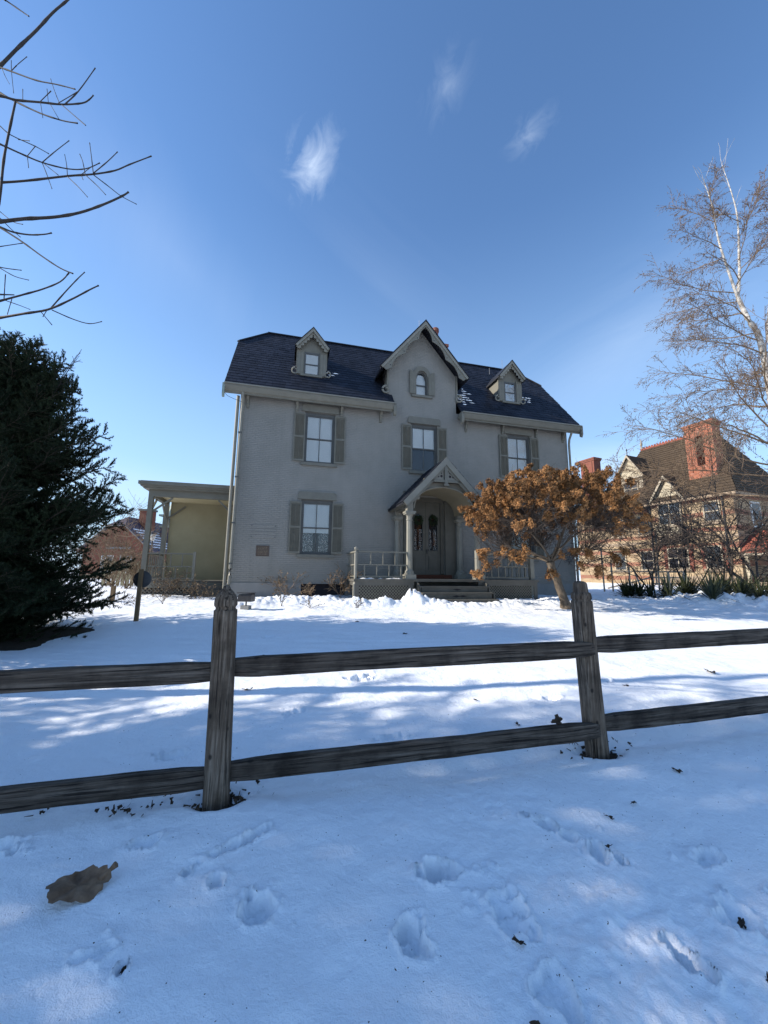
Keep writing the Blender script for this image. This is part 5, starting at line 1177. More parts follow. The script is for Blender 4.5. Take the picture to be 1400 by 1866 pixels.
# ---- hydrangea standard with dry flower heads
HXY = (5.42, 11.6); h0 = Vector((HXY[0], HXY[1], gz(*HXY)))
hy = empty('hydrangea_tree', h0, 0, 'small hydrangea tree covered in dry brown flower heads beside the porch', 'tree')
rng = random.Random(31)
def panicle(seed):
    rng = random.Random(seed); T = []
    for k in range(135):
        v = vrand(rng).normalized(); f = rng.random(); h = -.10+.26*f; wd = .105*(1-f)**.6+.02          # a blunt cone of papery florets
        rr = wd*(.55+.6*rng.random()); p = Vector((v.x*rr, v.y*rr, h+rng.gauss(0, .015))); n_ = Vector((v.x, v.y, .35+v.z*.4)).normalized()
        a = n_.orthogonal().normalized(); b = n_.cross(a); sz = rng.uniform(.016, .036); q0 = rng.uniform(0, 3)
        for j in range(3):
            th = q0+j*2.1; d = (a*math.cos(th)+b*math.sin(th)+n_*rng.uniform(-.3, 1.0)).normalized(); w = d.cross(n_).normalized()*sz*.55; T += [p-w*.3, p+d*sz*.7+w, p+d*sz*1.2, p-w*.3, p+d*sz*1.2, p+d*sz*.7-w]
    tw = TW(); tw.tris([tuple(x) for x in T]); return tw.mesh('flower_head', [M['petal']], False)
PAN = [panicle(k) for k in range(5)]
fork = Vector((-.42, 0, 1.35)); tw = TW()
tw.tube([(.02, 0, -.15), (-.02, .02, .06), (-.05, .04, .22), (-.13, .0, .42), (-.20, .03, .62), (-.25, -.03, .82), (-.35, .02, 1.05), fork], [.22, .17, .125, .12, .105, .115, .10, .12], None, 12)
tw.tube([(.03, .03, -.1), (-.06, .1, .5), (-.22, .08, .95), fork+Vector((.05, .06, .02))], .085, .06, 8); tw.tube([fork, fork+Vector((-.07, -.03, .16))], .06, .045, 8)
link('trunk', tw.mesh('trunk', [M['bark']]), hy)
cc = Vector((-.30, 0, 2.42)); rx, ry, rz = 2.62, 2.1, 1.92
limbs = []
for k in range(13):
    a = k*2.39996; e = rng.uniform(.25, 1.2); d = Vector((math.cos(a)*math.cos(e)*1.15, math.sin(a)*math.cos(e), math.sin(e)))
    P = wander(rng, fork+vrand(rng, .03), d, rng.uniform(1.5, 2.1), 7, .14, .10); tw = TW(); tw.tube(P, .036, .012, 5); link('limb', tw.mesh('limb', [M['bark']]), hy); limbs.append(P)
def near_limb(q):
    best = None
    for P in limbs:
        for i in range(2, len(P)):
            s = (P[i]-q).length+.35*abs((P[i]-fork).length-.6*(q-fork).length)
            if best is None or s < best[0]: best = (s, P[i])
    return best[1]
tws = TW(); heads = []
def twig_to(q, r=.008):
    p = near_limb(q); m1 = p.lerp(q, .4)+vrand(rng, .10)+Vector((0, 0, -.08)); m2 = p.lerp(q, .75)+vrand(rng, .08); tws.tube([p, m1, m2, q], r, .004, 4)
    for j in range(3):
        s = m1.lerp(q, rng.random()); P = wander(rng, s, (q-p)+vrand(rng, .6), rng.uniform(.2, .55), 3, .2); tws.tube(P, .005, .003, 3)
while len(heads) < 268:
    v = vrand(rng).normalized()
    if v.z < -.12: continue
    if v.z < .15 and rng.random() < .5: continue
    if v.x > .5 and rng.random() < .2: continue
    k = rng.uniform(.70, 1.04)*(1+.06*math.sin(5*math.atan2(v.y, v.x))); q = cc+Vector((v.x*rx, v.y*ry, v.z*rz*(.98 if v.z > 0 else 1.1)))*k
    if v.z > .8: q.z -= .1
    if any((q-h).length < .13 for h in heads): continue
    heads.append(q)
for (x, z, n) in ((-2.55, 1.55, 3), (-2.45, 1.25, 3), (-2.7, 1.2, 1), (-1.75, 1.5, 4), (-1.55, 1.45, 3), (-1.3, 1.3, 2), (-.35, 1.0, 2), (.05, 1.5, 3), (.5, 1.6, 3), (1.0, .95, 2), (1.35, 1.45, 4), (.75, 1.15, 2)):
    for k in range(n): heads.append(Vector((x+rng.gauss(0, .12), rng.gauss(-.2, .5), z+rng.gauss(0, .12))))
for q in heads[300:]: pass
more = TW(); rng2 = random.Random(91); src = []
for me in PAN:
    a = np.empty(len(me.vertices)*3, np.float32); me.vertices.foreach_get('co', a); src.append(a.reshape(-1, 3))
k = 0
while k < 230:                                   # smaller heads deeper in the crown
    v = vrand(rng2).normalized()
    if v.z < -.02 or (v.x > .6 and rng2.random() < .5): continue
    q = cc+Vector((v.x*rx, v.y*ry, v.z*rz))*rng2.uniform(.55, 1.0); k += 1
    if q.z < 1.9: continue
    mm = np.array(Matrix.Rotation(rng2.uniform(0, 6.3), 3, 'Z') @ Matrix.Rotation(rng2.gauss(0, .6), 3, 'X')); more.tris(src[rng2.randrange(5)] @ mm.T*rng2.uniform(.6, 1.1)+np.array(q))
tag(link('flower_heads', more.mesh('flower_heads', [M['petal']], False), hy), kind='stuff')
for q in heads:
    twig_to(q); s = rng.uniform(.8, 1.35)
    link('flower_head', PAN[rng.randrange(5)], hy, q, (rng.gauss(0, .75), rng.gauss(0, .75), rng.uniform(0, 6.3)), (s*rng.uniform(.8, 1.15), s*rng.uniform(.8, 1.15), s*rng.uniform(.75, 1.2)))
for k in range(640):
    v = vrand(rng).normalized(); v.z = abs(v.z)*.9-.18; twig_to(cc+Vector((v.x*rx, v.y*ry, v.z*rz))*rng.uniform(.45, .98), .006)
link('twigs', tws.mesh('twigs', [M['twig']]), hy)
# ---- spiky evergreen clumps
def yucca(x, y, n, L, seed, label, r=.5):
    t_ = empty('yucca_clump', (x, y, gz(x, y)-.03), 0, label, 'shrub', 'spiky evergreens before the mansion'); rng = random.Random(seed)
    for c_ in range(n):
        T = []; cx, cy = rng.gauss(0, r), rng.gauss(0, r*.6)
        for k in range(60):
            a, e = rng.uniform(0, 2*math.pi), rng.uniform(.05, 1.45); l = L*rng.uniform(.6, 1.1); d = Vector((math.cos(a)*math.cos(e), math.sin(a)*math.cos(e), math.sin(e))); w = d.cross(Vector((0, 0, 1))).normalized()*.022
            p = Vector((cx, cy, .05)); m_ = p+d*l*.55; q = p+d*l+Vector((0, 0, -.12*l*math.cos(e)*2)); T += [p-w*.7, p+w*.7, m_+w, p-w*.7, m_+w, m_-w, m_-w, m_+w, q]
        tw = TW(); tw.tris([tuple(v) for v in T]); link('leaf_rosette', tw.mesh('leaf_rosette', [M['evergreen_blade']], False), t_)
yucca(11.7, 14.6, 13, 1.15, 3, 'dark spiky yucca clump behind a snow mound', .8); yucca(13.2, 14.0, 11, 1.0, 5, 'spiky yucca clump spilling over the sunlit snowbank', .75); yucca(15.6, 13.9, 12, 1.05, 8, 'greener spiky clump beside the mansion porch', .9); yucca(10.4, 15.6, 6, .9, 9, 'small dark yucca clump nearest the wooden railing', .5)
# ---------------------------------------------------------------- the brick mansion on the right
mrz = math.atan2(-.92, .39)
man = empty('mansion', (24.66, 36.0, 0), mrz, 'banded brick and stone mansion with steep brown roof and tall chimney', 'house')
E_, RZ, RY = 8.2, 14.9, 4.6
m_ = MB(); m_.box(.5, 7.0, 0, 9.2, 0, E_); m_.box(-9.5, .499, 2.4, 9.0, 0, E_); m_.build('wall', M['banded_brick'], man)
m_ = MB(); m_.box(-9.55, .45, 2.36, 2.5, 4.55, 4.85); m_.box(.45, 7.05, -.06, .1, 4.55, 4.80); m_.box(.45, 7.05, -.06, .1, 0, 1.5); m_.box(6.95, 7.05, .1, 9, 4.55, 4.8); m_.build('string_course', M['sandstone'], man)
r_ = MB(); a0, a1, b0_, b1_ = -3.9, 7.5, -.5, 9.7; ra, rb = -2.6, 4.1
V = [(a0, b0_, E_-.1), (a1, b0_, E_-.1), (a1, b1_, E_-.1), (a0, b1_, E_-.1), (ra, RY, RZ), (rb, RY, RZ)]
r_.add(V, [(0, 1, 5, 4), (1, 2, 5), (2, 3, 4, 5), (3, 0, 4), (3, 2, 1, 0)])
mroof = r_.build('roof', M['brown_shingle'], man)
# shingle courses as real steps on the two slopes in view
rng = random.Random(2)
for k in range(26):
    f0, f1 = k/26, (k+1)/26; lerp = lambda p, q, t_: tuple(a+(b-a)*t_ for a, b in zip(p, q))
    st = MB()
    for (p, q, u, w_, nn) in ((V[0], V[1], V[4], V[5], Vector((0, -.79, .61))), (V[1], V[2], V[5], V[5], Vector((.88, 0, .47)))):
        A, B, C_, D = lerp(p, u, f0), lerp(q, w_, f0), lerp(q, w_, f1), lerp(p, u, f1)
        A2, B2 = [tuple(Vector(x)+nn*.055) for x in (A, B)]; st.add([A2, B2, tuple(Vector(C_)+nn*.004), tuple(Vector(D)+nn*.004), A, B], [(0, 1, 2, 3), (4, 5, 1, 0)])
    st.build('shingle_course', M['brown_shingle'], mroof)
c_ = MB(); c_.box(ra, rb, RY-.08, RY+.08, RZ-.03, RZ+.16); x = ra
while x < rb-.1: c_.box(x, x+.14, RY-.05, RY+.05, RZ+.161, RZ+.30); x += .28
c_.build('ridge_crest', M['red_roof'], mroof)
MB().lathe([(.10, RZ+.1), (.06, RZ+.45), (.13, RZ+.6), (.13, RZ+.75), (.05, RZ+.85), (.05, RZ+1.1), (.01, RZ+1.25)], ra+.1, RY, 8).build('finial', M['buff_trim'], mroof)
c_ = MB(); c_.box(.35, 7.4, -.42, -.36, E_-.34, E_-.101); c_.box(.35, 7.4, -.36, -.001, E_-.22, E_-.12); c_.box(7.34, 7.40, -.36, 9.2, E_-.34, E_-.101); c_.build('eave', M['sandstone'], man)
# left wing roof
l_ = MB(); l_.prism([(1.9, E_-.1), (5.7, 11.4), (9.5, E_-.1)], 0, -9.9, -3.95); l_.build('wing_roof', M['brown_shingle'], man)
# tall chimney with the pierced panel
def chimney(x0, x1, y0, y1, z0, z1, mt, pierced=True):
    c_ = MB(); w = x1-x0
    if pierced:
        pa, pb, za, zb = x0+w*.36, x0+w*.64, z0+2.0, z1-1.15
        c_.box(x0, x1, y0, y1, z0, za); c_.box(x0, pa, y0, y1, za, zb); c_.box(pb, x1, y0, y1, za, zb); c_.box(x0, x1, y0, y1, zb, z1-.35)
    else: c_.box(x0, x1, y0, y1, z0, z1-.35)
    o = c_.build('chimney', M[mt], man)
    k_ = MB(); k_.box(x0-.07, x1+.07, y0-.07, y1+.07, z1-.349, z1-.18); k_.box(x0-.13, x1+.13, y0-.13, y1+.13, z1-.18, z1); k_.build('cap', M[mt], o)
    for f in (.16, .84):
        MB().box(x0+w*f-.05, x0+w*f+.05, y0-.06, y0-.001, z0+1.5, z1-.36).build('rib', M[mt], o)
    return o
chimney(3.75, 5.85, .75, 1.95, 8.9, 14.7, 'chimney_brick'); chimney(-8.6, -6.8, 2.6, 3.7, 9.0, 15.1, 'red_brick', False)
def mwin(x0, x1, z0, z1, y, par, lights=2, axis='a'):
    f = MB(); t_ = .10
    f.box(x0, x0+t_, y-.05, y+.05, z0, z1); f.box(x1-t_, x1, y-.05, y+.05, z0, z1); f.box(x0+t_, x1-t_, y-.05, y+.05, z1-t_, z1); f.box(x0+t_, x1-t_, y-.05, y+.05, z0, z0+t_); f.box(x0+t_, x1-t_, y-.045, y+.05, (z0+z1)/2-.04, (z0+z1)/2+.04)
    w = f.build('window', M['buff_trim'], par)
    for k in range(lights):
        p = x0+t_+(x1-x0-2*t_)*k/lights; q = x0+t_+(x1-x0-2*t_)*(k+1)/lights
        for a, b in ((z0+t_, (z0+z1)/2-.04), ((z0+z1)/2+.04, z1-t_)): MB().box(p+.03, q-.03, y-.02, y-.012, a, b).build('pane', M['glass'], w)
        if k: MB().box(p-.03, p+.03, y-.048, y+.04, z0+t_, z1-t_).build('mullion', M['buff_trim'], w)
    MB().box(x0+t_, x1-t_, y+.02, y+.03, z0+t_, z1-t_).build('room', M['interior'], w)
    MB().box(x0-.15, x1+.15, y-.16, y+.04, z0-.2, z0-.001).build('sill', M['sandstone'], w)
    return w
# gabled bay with window, balcony
g_ = MB(); g_.box(1.05, 3.55, -.14, -.001, 5.6, 8.1); gb = g_.build('bay', M['banded_brick'], man)
g_ = MB(); g_.prism([(1.0, 8.25), (3.6, 8.25), (2.3, 10.35)], 1, -.2, 2.0); g_.build('gable', M['shingle_gable'], man)
r_ = MB()
for sg in (-1, 1):
    a = [(2.3+sg*1.55, -.45, 8.02), (2.3, -.45, 10.52), (2.3, 2.2, 10.52), (2.3+sg*1.55, .6, 8.02)]; b = [(x, y, z-.1) for x, y, z in a]; r_.add(a+b, [(0, 1, 2, 3), (7, 6, 5, 4), (0, 4, 5, 1), (0, 3, 7, 4)])
r_.build('gable_roof', M['brown_shingle'], man)
rake_board(10.5, 1.5, 1.61, -.5, -.44, lambda t_: .16, c=2.3, n=12).build('bargeboard', M['buff_trim'], man)
g_ = MB(); g_.box(.95, 3.65, -.36, -.14, 8.05, 8.24); gg = g_.build('gable_tie', M['buff_trim'], man)
for k in range(11): MB().box(1.05+k*.235, 1.15+k*.235, -.40, -.361, 7.93, 8.05).build('dentil', M['buff_trim'], gg)
MB().bar((2.3, -.22, 10.0), (1.5, -.22, 8.6), .1, .04, up=(0, -1, 0)).build('gable_strut', M['brown_shingle'], man)
mwin(1.45, 3.35, 5.95, 7.9, -.2, man, 2)
bl = MB(); bl.box(1.55, 3.45, -.95, -.15, 5.0, 5.08); bl.box(1.55, 3.45, -.95, -.88, 5.08, 5.55); bl.box(1.55, 1.62, -.88, -.15, 5.08, 5.55); bl.box(3.38, 3.45, -.88, -.15, 5.08, 5.55)
bc = bl.build('balcony', M['shingle_gable'], man)
MB().prism([(-.15, 4.3), (-.45, 4.45), (-.75, 4.75), (-.95, 5.0), (-.15, 5.0)][::-1], 0, 1.6, 3.4).build('corbel', M['sandstone'], bc)
MB().box(1.5, 3.5, -1.0, -.86, 5.80, 5.88).build('balcony_rail', M['buff_trim'], bc)
for k in range(15): x = 1.56+k*.135; MB().box(x, x+.05, -.96, -.91, 5.551, 5.80).build('baluster', M['buff_trim'], bc)
mwin(1.8, 3.5, 2.1, 3.95, -.08, man, 2); mwin(4.7, 5.9, 2.1, 3.95, -.08, man, 1); mwin(4.9, 6.1, 5.9, 7.6, -.05, man, 1)
for a, b in ((1.5, 1.78), (3.52, 3.8), (4.42, 4.68), (5.92, 6.2)): MB().box(a, b, -.10, -.001, 1.9, 4.2).build('window_quoin', M['red_brick'], man)
for x in (.62, 6.3): MB().tube([(x, -.1, E_-.3), (x, -.1, .5)], .06, 8).build('downpipe', M['dark_metal'], man)
for x0, z0 in ((-2.2, 2.0), (-5.0, 2.0), (-2.2, 5.6), (-5.0, 5.6)): w = mwin(x0, x0+1.3, z0, z0+1.9, 2.34, man, 1)
# left dormer
d_ = MB(); d_.box(-2.75, -.35, .9, 4.0, 8.6, 11.3); dd = d_.build('dormer', M['buff_trim'], man)
MB().prism([(-2.9, 11.3), (-.2, 11.3), (-1.55, 13.4)], 1, .8, 3.9).build('dormer_gable', M['shingle_gable'], dd)
r_ = MB()
for sg in (-1, 1):
    a = [(-1.55+sg*1.6, .55, 11.1), (-1.55, .55, 13.6), (-1.55, 4.2, 13.6), (-1.55+sg*1.6, 3.6, 11.1)]; b = [(x, y, z-.1) for x, y, z in a]; r_.add(a+b, [(0, 1, 2, 3), (7, 6, 5, 4), (0, 4, 5, 1), (0, 3, 7, 4)])
r_.build('dormer_roof', M['brown_shingle'], dd)
rake_board(13.6, 1.55, 1.56, .5, .56, lambda t_: .14, c=-1.55, n=12).build('dormer_bargeboard', M['buff_trim'], dd)
MB().box(-2.9, -.2, .7, .899, 11.1, 11.28).build('dormer_tie', M['buff_trim'], dd)
mwin(-2.3, -.8, 9.3, 10.9, .86, man, 2)
MB().lathe([(.05, 13.5), (.04, 14.0), (.09, 14.1), (.01, 14.3)], -1.55, .7, 6).build('dormer_finial', M['dark_metal'], dd)
# shaded end wall: windows, red porch roof
e_ = MB(); e_.box(7.001, 7.09, 2.2, 3.6, 5.4, 7.5); w = e_.build('window', M['bg_white'], man)
MB().box(7.09, 7.11, 2.35, 3.45, 5.55, 7.35).build('pane', M['trim_dark'], w)
p_ = MB(); p_.prism([(-.3, 3.25), (4.2, 3.25), (1.95, 5.1)], 0, 7.05, 9.6); mp = p_.build('porch_roof', M['red_roof'], man)
p_ = MB(); p_.box(7.06, 9.7, -.35, 4.25, 3.08, 3.249); p_.build('porch_beam', M['buff_trim'], mp)
for x, y in ((9.4, -.1), (9.4, 4.0), (9.4, 1.9), (7.4, -.1)): MB().box(x-.1, x+.1, y-.1, y+.1, .5, 3.08).build('porch_post', M['shingle_gable'], mp)
p_ = MB(); p_.box(7.06, 9.6, -.25, 4.15, .5, 1.1); p_.build('porch_deck', M['sandstone'], mp)
for k in range(13): y = .05+k*.31; MB().box(9.42, 9.47, y, y+.07, 1.15, 1.85).build('baluster', M['buff_trim'], mp)
MB().box(9.40, 9.5, -.1, 4.0, 1.85, 1.93).build('porch_rail', M['buff_trim'], mp)
# ---- stile and stakes in front of it
st_ = empty('wooden_railing', (16.6, 24.0, gz(16.6, 24)), R(-10), 'weathered wooden railing of a ramp in front of the mansion', 'railing')
for x in (0, .9, 1.75): MB().box(x-.05, x+.05, -.05, .05, 0, 1.15).build('post', M['buff_trim'], st_)
for z in (.35, .72, 1.08): MB().box(.05, 1.7, -.03, .03, z, z+.07).build('rail', M['buff_trim'], st_)
MB().box(-2.4, 0, -.03, .03, 1.08, 1.15).build('rail', M['buff_trim'], st_); MB().bar((-2.6, 0, .05), (-.1, 0, .75), .06, .08).build('ramp_edge', M['buff_trim'], st_)
for k, (x, y, h, tl, lab) in enumerate(((11.6, 20.5, 2.3, .01, 'pale thin stake beside the hydrangea trunk'), (12.35, 21.0, 1.5, .0, 'short pale stake between the hydrangea and the railing'), (13.6, 21.5, 1.35, -.01, 'short upright stake near the wooden railing'), (14.35, 21.6, 1.2, .35, 'leaning stake near the wooden railing'), (15.9, 22.5, 3.4, -.03, 'tall thin pole beside the wooden railing'))):
    o = MB().tube([(0, 0, -.1), (-tl*h, 0, h)], .045 if h < 3 else .05, 6).build('stake', M['buff_trim']); o.location = (x, y, gz(x, y)); tag(o, lab, 'stake', 'garden stakes by the mansion')
# ---------------------------------------------------------------- far buildings on the left
co = empty('brick_cottage', (-26.3, 38, 0), 0, 'red brick cottage with clipped gable, chimney and green cupola', 'house')
gab = [(-3.3, 0), (3.3, 0), (3.3, 3.5), (.75, 5.75), (-.75, 5.75), (-3.3, 3.5)]
MB().prism(gab, 1, 0, 9).build('wall', M['red_brick'], co)
r_ = MB()
for sg in (-1, 1):
    a = [(sg*3.75, -.35, 3.35), (sg*.78, -.35, 5.98), (0, 1.2, 6.95), (0, 9.3, 6.95), (sg*3.75, 9.3, 3.35)]; b = [(x, y, z-.14) for x, y, z in a]; r_.add(a+b, [(0, 1, 2, 3, 4), (9, 8, 7, 6, 5), (0, 5, 6, 1), (0, 4, 9, 5)])
r_.add([(-.78, -.35, 5.98), (.78, -.35, 5.98), (0, 1.2, 6.95)], [(0, 1, 2)]); cr = r_.build('roof', M['purple_slate'], co)
b_ = MB(); b_.bar((3.7, -.36, 3.3), (.8, -.36, 5.85), .08, .22, up=(0, -1, 0)); b_.bar((-3.7, -.36, 3.3), (-.8, -.36, 5.85), .08, .22, up=(0, -1, 0)); b_.bar((-.85, -.36, 5.85), (.85, -.36, 5.85), .08, .22, up=(0, -1, 0)); b_.build('bargeboard', M['bg_grey'], co)
sn = MB()
for k in range(7): sn.bar((1.3+k*.34, .2, 5.56-k*.295+.0), (1.3+k*.34, 8.9, 5.56-k*.295), .16, .05, up=(.66, 0, .75))
tag(sn.build('snow_strip', M['snow'], cr), kind='stuff')
MB().box(.3, 1.55, 2.4, 3.3, 5.5, 7.75).build('chimney', M['red_brick'], cr); MB().box(.2, 1.65, 2.3, 3.4, 7.751, 7.95).build('chimney_cap', M['trim_dark'], cr)
MB().box(-1.1, 1.4, -.06, 0, 3.55, 3.75).build('string_course', M['bg_grey'], co)
for x in (-1.4, .4): w = MB().box(x, x+1.2, -.05, -.001, 1.2, 2.9).build('window', M['bg_white'], co); [MB().box(x+.1+.35*i, x+.38+.35*i, -.06, -.051, 1.3+.4*j, 1.64+.4*j).build('pane', M['trim_dark'], w) for i in range(3) for j in range(4)]
MB().box(-3.35, 3.35, -.08, .0, 0, 1.1).build('foundation', M['sandstone'], co)
cu = MB(); cx, cy = 2.35, 5.0; cu.box(cx-.75, cx+.75, cy-.75, cy+.75, 4.2, 6.2); cup = cu.build('cupola', M['purple_slate'], co)
c2 = MB(); c2.box(cx-.85, cx+.85, cy-.85, cy+.85, 6.2, 6.4); c2.box(cx-.65, cx+.65, cy-.65, cy+.65, 6.4, 7.45); c2.box(cx-.95, cx+.95, cy-.95, cy+.95, 7.45, 7.65); c2.build('lantern', M['copper_green'], cup)
for k in range(5): MB().box(cx-.4, cx+.4, cy-.68, cy-.651, 6.55+k*.17, 6.66+k*.17).build('louvre', M['trim_dark'], cup)
MB().lathe([(.98, 7.65), (.62, 8.0), (.38, 8.45), (.26, 8.95), (.22, 9.0), (.01, 9.05)], cx, cy, 8).build('cupola_roof', M['copper_green'], cup); MB().tube([(cx, cy, 9.0), (cx, cy, 10.0)], .03, 5).build('weathervane', M['dark_metal'], cup)
fh = empty('far_house', (-36.5, 62, 0), 0, 'grey house with snow on its roof far behind the veranda', 'house')
MB().box(-6, 6, 0, 8, 0, 5.4).build('wall', M['bg_grey'], fh); MB().prism([(-.4, 5.2), (4, 8.4), (8.4, 5.2)], 0, -6.3, 6.3).build('roof', M['purple_slate'], fh)
MB().add([(-6.0, -.2, 5.42), (5.9, -.2, 5.42), (5.9, 3.2, 7.90), (-6.0, 3.2, 7.90)], [(0, 1, 2, 3)]).build('roof_snow', M['snow'], fh)
for x in (.8, 3.2): MB().box(x, x+1.0, -.05, -.001, 2.4, 4.2).build('window', M['trim_dark'], fh)
MB().box(1.6, 2.4, 3.6, 4.4, 7.9, 9.3).build('chimney', M['red_brick'], fh); MB().bar((-2.2, -1.2, 1.5), (2.6, -1.2, 4.9), .1, .2, up=(0, -1, 0)).build('stair_rail', M['bg_white'], fh)
lx, ly = -14.45, 24.0
la = empty('street_lamp', (lx, ly, gz(lx, ly)), 0, 'black lantern street lamp seen through the veranda', 'street lamp')
MB().lathe([(.10, -.1), (.10, .5), (.06, .6), (.045, 2.6), (.07, 2.65)], 0, 0, 8).build('post', M['dark_metal'], la)
MB().lathe([(.07, 2.65), (.12, 2.75), (.17, 3.05), (.17, 3.08)], 0, 0, 8).build('lantern', M['bg_white'], la); MB().lathe([(.30, 3.08), (.26, 3.14), (.12, 3.25), (.02, 3.30)], 0, 0, 10).build('hood', M['dark_metal'], la)
bf = empty('back_fence', (-15.5, 21.5, gz(-15, 21)), R(8), 'olive board fence behind the veranda railing', 'fence')
for k in range(14): MB().box(k*.24, k*.24+.19, -.02, .02, 0, 1.35).build('board', M['olive_wall'], bf)
MB().box(0, 3.4, .021, .06, 1.05, 1.13).build('rail', M['olive_wall'], bf)
# ---------------------------------------------------------------- small things on the lawn
sx, sy = -5.78, 9.3; sz_ = gz(sx, sy)
sg_ = empty('round_sign', (sx, sy, sz_), R(12), 'round dark sign on a brown stake beside the spruce', 'sign')
MB().box(-.042, .042, -.05, .02, -.2, 1.2).build('stake', M['post_stain'], sg_)
MB().lathe([(.19, -.012), (.20, -.006), (.20, .006), (.19, .012)], 0, 0, 32).build('sign_disc', M['dark_metal'], sg_, True); q = C.objects[-1]; q.rotation_euler = (R(90), 0, 0); q.location = (.02, .04, .96)
px_, py_ = -8.4, 12.2; o = MB().box(-.05, .05, -.05, .05, -.1, .48).build('marker_post', M['post_stain']); o.location = (px_, py_, gz(px_, py_)); tag(o, 'short brown marker post between the spruce and the veranda', 'post')
fx, fy = -3.86, 11.1; fl = empty('floodlight', (fx, fy, gz(fx, fy)), R(-8), 'black box floodlight on a grey block in front of the house', 'floodlight')
MB().box(-.12, .12, -.09, .09, -.1, .10).build('base_block', M['foundation'], fl); MB().tube([(0, 0, .10), (0, 0, .22)], .022, 8).build('stem', M['dark_metal'], fl)
MB().prism([(-.20, .21), (-.20, .36), (-.16, .41), (.17, .44), (.20, .40), (.20, .21)], 1, -.12, .12).build('lamp_body', M['dark_metal'], fl)
MB().box(-.17, .17, .121, .126, .24, .39).build('lens', M['lead'], fl); MB().box(-.22, .22, -.15, .13, .441, .455).build('visor', M['dark_metal'], fl)
# dead leaves, one by one
def leaf_mesh(seed, lx, ly, lobes=5, crumple=.1, m='dead_leaf', amp=.24):
    rng = random.Random(seed); n = 46; V = [(0, 0, 0)]; K = 4
    out = []
    for i in range(n):
        a = 2*math.pi*i/n; r = 1+amp*math.sin(lobes*a+seed)+amp*.5*math.sin((lobes*2+1)*a+seed*2)+rng.uniform(-.05, .05); out.append((lx*r*math.cos(a), ly*r*math.sin(a)))
    for j in range(1, K+1):
        for i, (x, y) in enumerate(out):
            f = j/K; X, Y = x*f, y*f
            V.append((X, Y, crumple*lx*(.9*float(fbm(np.array([X/lx*1.8+seed]), np.array([Y/lx*1.8]), seed, 3)[0])+.35*f*f*(.5+math.sin(2*math.pi*i/n*2+seed)))))
    F3 = [(0, 1+i, 1+(i+1) % n) for i in range(n)]; F4 = [(1+(j-1)*n+i, 1+j*n+i, 1+j*n+(i+1) % n, 1+(j-1)*n+(i+1) % n) for j in range(1, K) for i in range(n)]
    return mesh_np('leaf', V, F3, F4, M[m], False)
def leaf(x, y, lx, ly, rz, seed, label, m='dead_leaf', cr=.35, dz=.02, tilt=0.0, grp='dead leaves lying on the snow'):
    o = link('dead_leaf', leaf_mesh(seed, lx, ly, 5, cr, m, .09 if lx > .1 else .24)); o.location = (x, y, float(G(np.array([x]), np.array([y]))[0])+dz); o.rotation_euler = (tilt, .05, rz); return tag(o, label, 'leaf', grp)
big = leaf(-1.40, 2.03, .12, .08, .5, 7, 'large tan crumpled leaf lying on the snow near the fence', cr=.42, dz=.035, tilt=.38)
big.name = 'dead_leaf'
sb = MB(); sb.tube([(.08, .01, .0), (.12, .03, .012), (.14, .034, .03)], [.012, .010, .016], 6); sb.build('stalk', M['dead_leaf'], big)
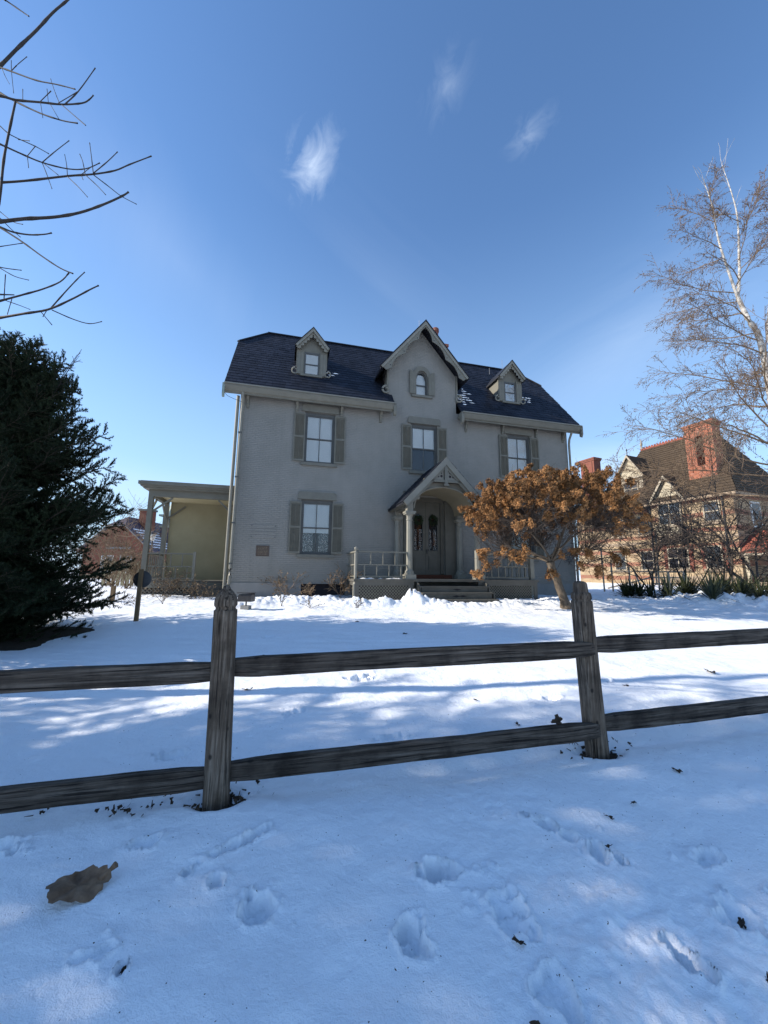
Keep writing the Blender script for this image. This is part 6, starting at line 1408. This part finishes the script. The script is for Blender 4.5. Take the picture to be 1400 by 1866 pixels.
SMALL = [(-.79, 2.08, 'dark leaf scrap sunk in a small hole in the snow', .03, .014), (-.97, 1.71, 'tiny dark sprig standing in a snow dent', .022, .008), (1.22, 2.30, 'dark leaf bit beside the crescent footprint', .02, .008), (.26, 2.14, 'dark crumb at the end of a footprint', .02, .01), (1.62, 2.72, 'thin curled leaf on smooth snow nearest the leaning fence post', .032, .008), (1.38, 2.58, 'dark curled leaf beside two lined up footprints', .026, .008), (1.60, 1.96, 'brown leaf scrap wedged in rough snow', .035, .014), (.56, 1.79, 'dark leaf bit on a shallow trampled print', .025, .01), (1.45, 1.68, 'thin dark leaf on the trampled snow', .03, .008), (.52, 1.50, 'narrow leaf bit at the edge of the trampled snow', .025, .008),
  (4.55, 5.6, 'dark lobed leaf on the lawn beyond the rails', .07, .045), (3.0, 5.0, 'small dark leaf on the sunlit strip of lawn', .035, .02), (-1.9, 6.4, 'black leaf on the shaded lawn beyond the upper rail', .05, .03), (-1.65, 5.0, 'dark twiggy scrap on the dappled lawn', .06, .02), (1.3, 3.95, 'little dark leaf behind the lower rail', .03, .015), (.45, 8.0, 'dark leaf on the shaded lawn before the porch', .05, .03), (1.05, 4.6, 'leaf scrap in the sun patch behind the fence', .03, .015), (-.6, 9.2, 'dark leaf on the sunny edge of the lawn', .05, .03), (2.15, 3.05, 'dark leaf caught below the lower rail', .03, .015)]
for k, (x, y, lab, a, b) in enumerate(SMALL): leaf(x, y, a, b, k*1.7, 20+k, lab, 'dark_leaf', .5, .012)
o = link('dead_leaf', leaf_mesh(61, .055, .04, 5, .5, 'dark_leaf')); fx_ = FA+FE*(FL-.36); o.location = (fx_[0], fx_[1]-.02, .335); o.rotation_euler = (.9, .2, .4); tag(o, 'curled brown oak leaf perched on the lower rail', 'leaf')
# litter at the foot of the fence and round the melt holes
tw = TW(); rng = random.Random(12); T = []
for k in range(330):
    if k < 190: s, d = rng.uniform(-1.25, -.25), rng.gauss(.02, .06); 
    elif k < 260: p = POSTS[1]; s, d = rng.gauss(0, .13), rng.gauss(0, .07)
    else: s, d = FL+rng.gauss(0, .15), rng.gauss(0.02, .08)
    if rng.random() < .35 and k < 190: continue
    q = FA+FE*s+np.array((-FE[1], FE[0]))*d; z = float(G(np.array([q[0]]), np.array([q[1]]))[0])+.012
    if k < 190 and float(fbm(np.array([s*4]), np.array([d*6]), 3, 2)[0]) < .05: continue
    p = Vector((q[0], q[1], z)); e = Vector((rng.gauss(0, 1), rng.gauss(0, 1), rng.uniform(0, .7))).normalized()*rng.uniform(.012, .045); w = e.orthogonal().normalized()*rng.uniform(.004, .014); T += [p-w, p+w, p+e+w*.4, p-w, p+e+w*.4, p+e-w*.5]
tw.tris([tuple(v) for v in T]); o = link('leaf_litter', tw.mesh('leaf_litter', [M['dark_leaf']], False)); tag(o, 'dark leaf litter showing at the foot of the rail fence', 'litter', kind='stuff')
sc.cycles.max_bounces = 6; sc.cycles.diffuse_bounces = 3; sc.cycles.glossy_bounces = 2; sc.cycles.transmission_bounces = 2; sc.cycles.transparent_max_bounces = 8
sc.cycles.caustics_reflective = False; sc.cycles.caustics_refractive = False
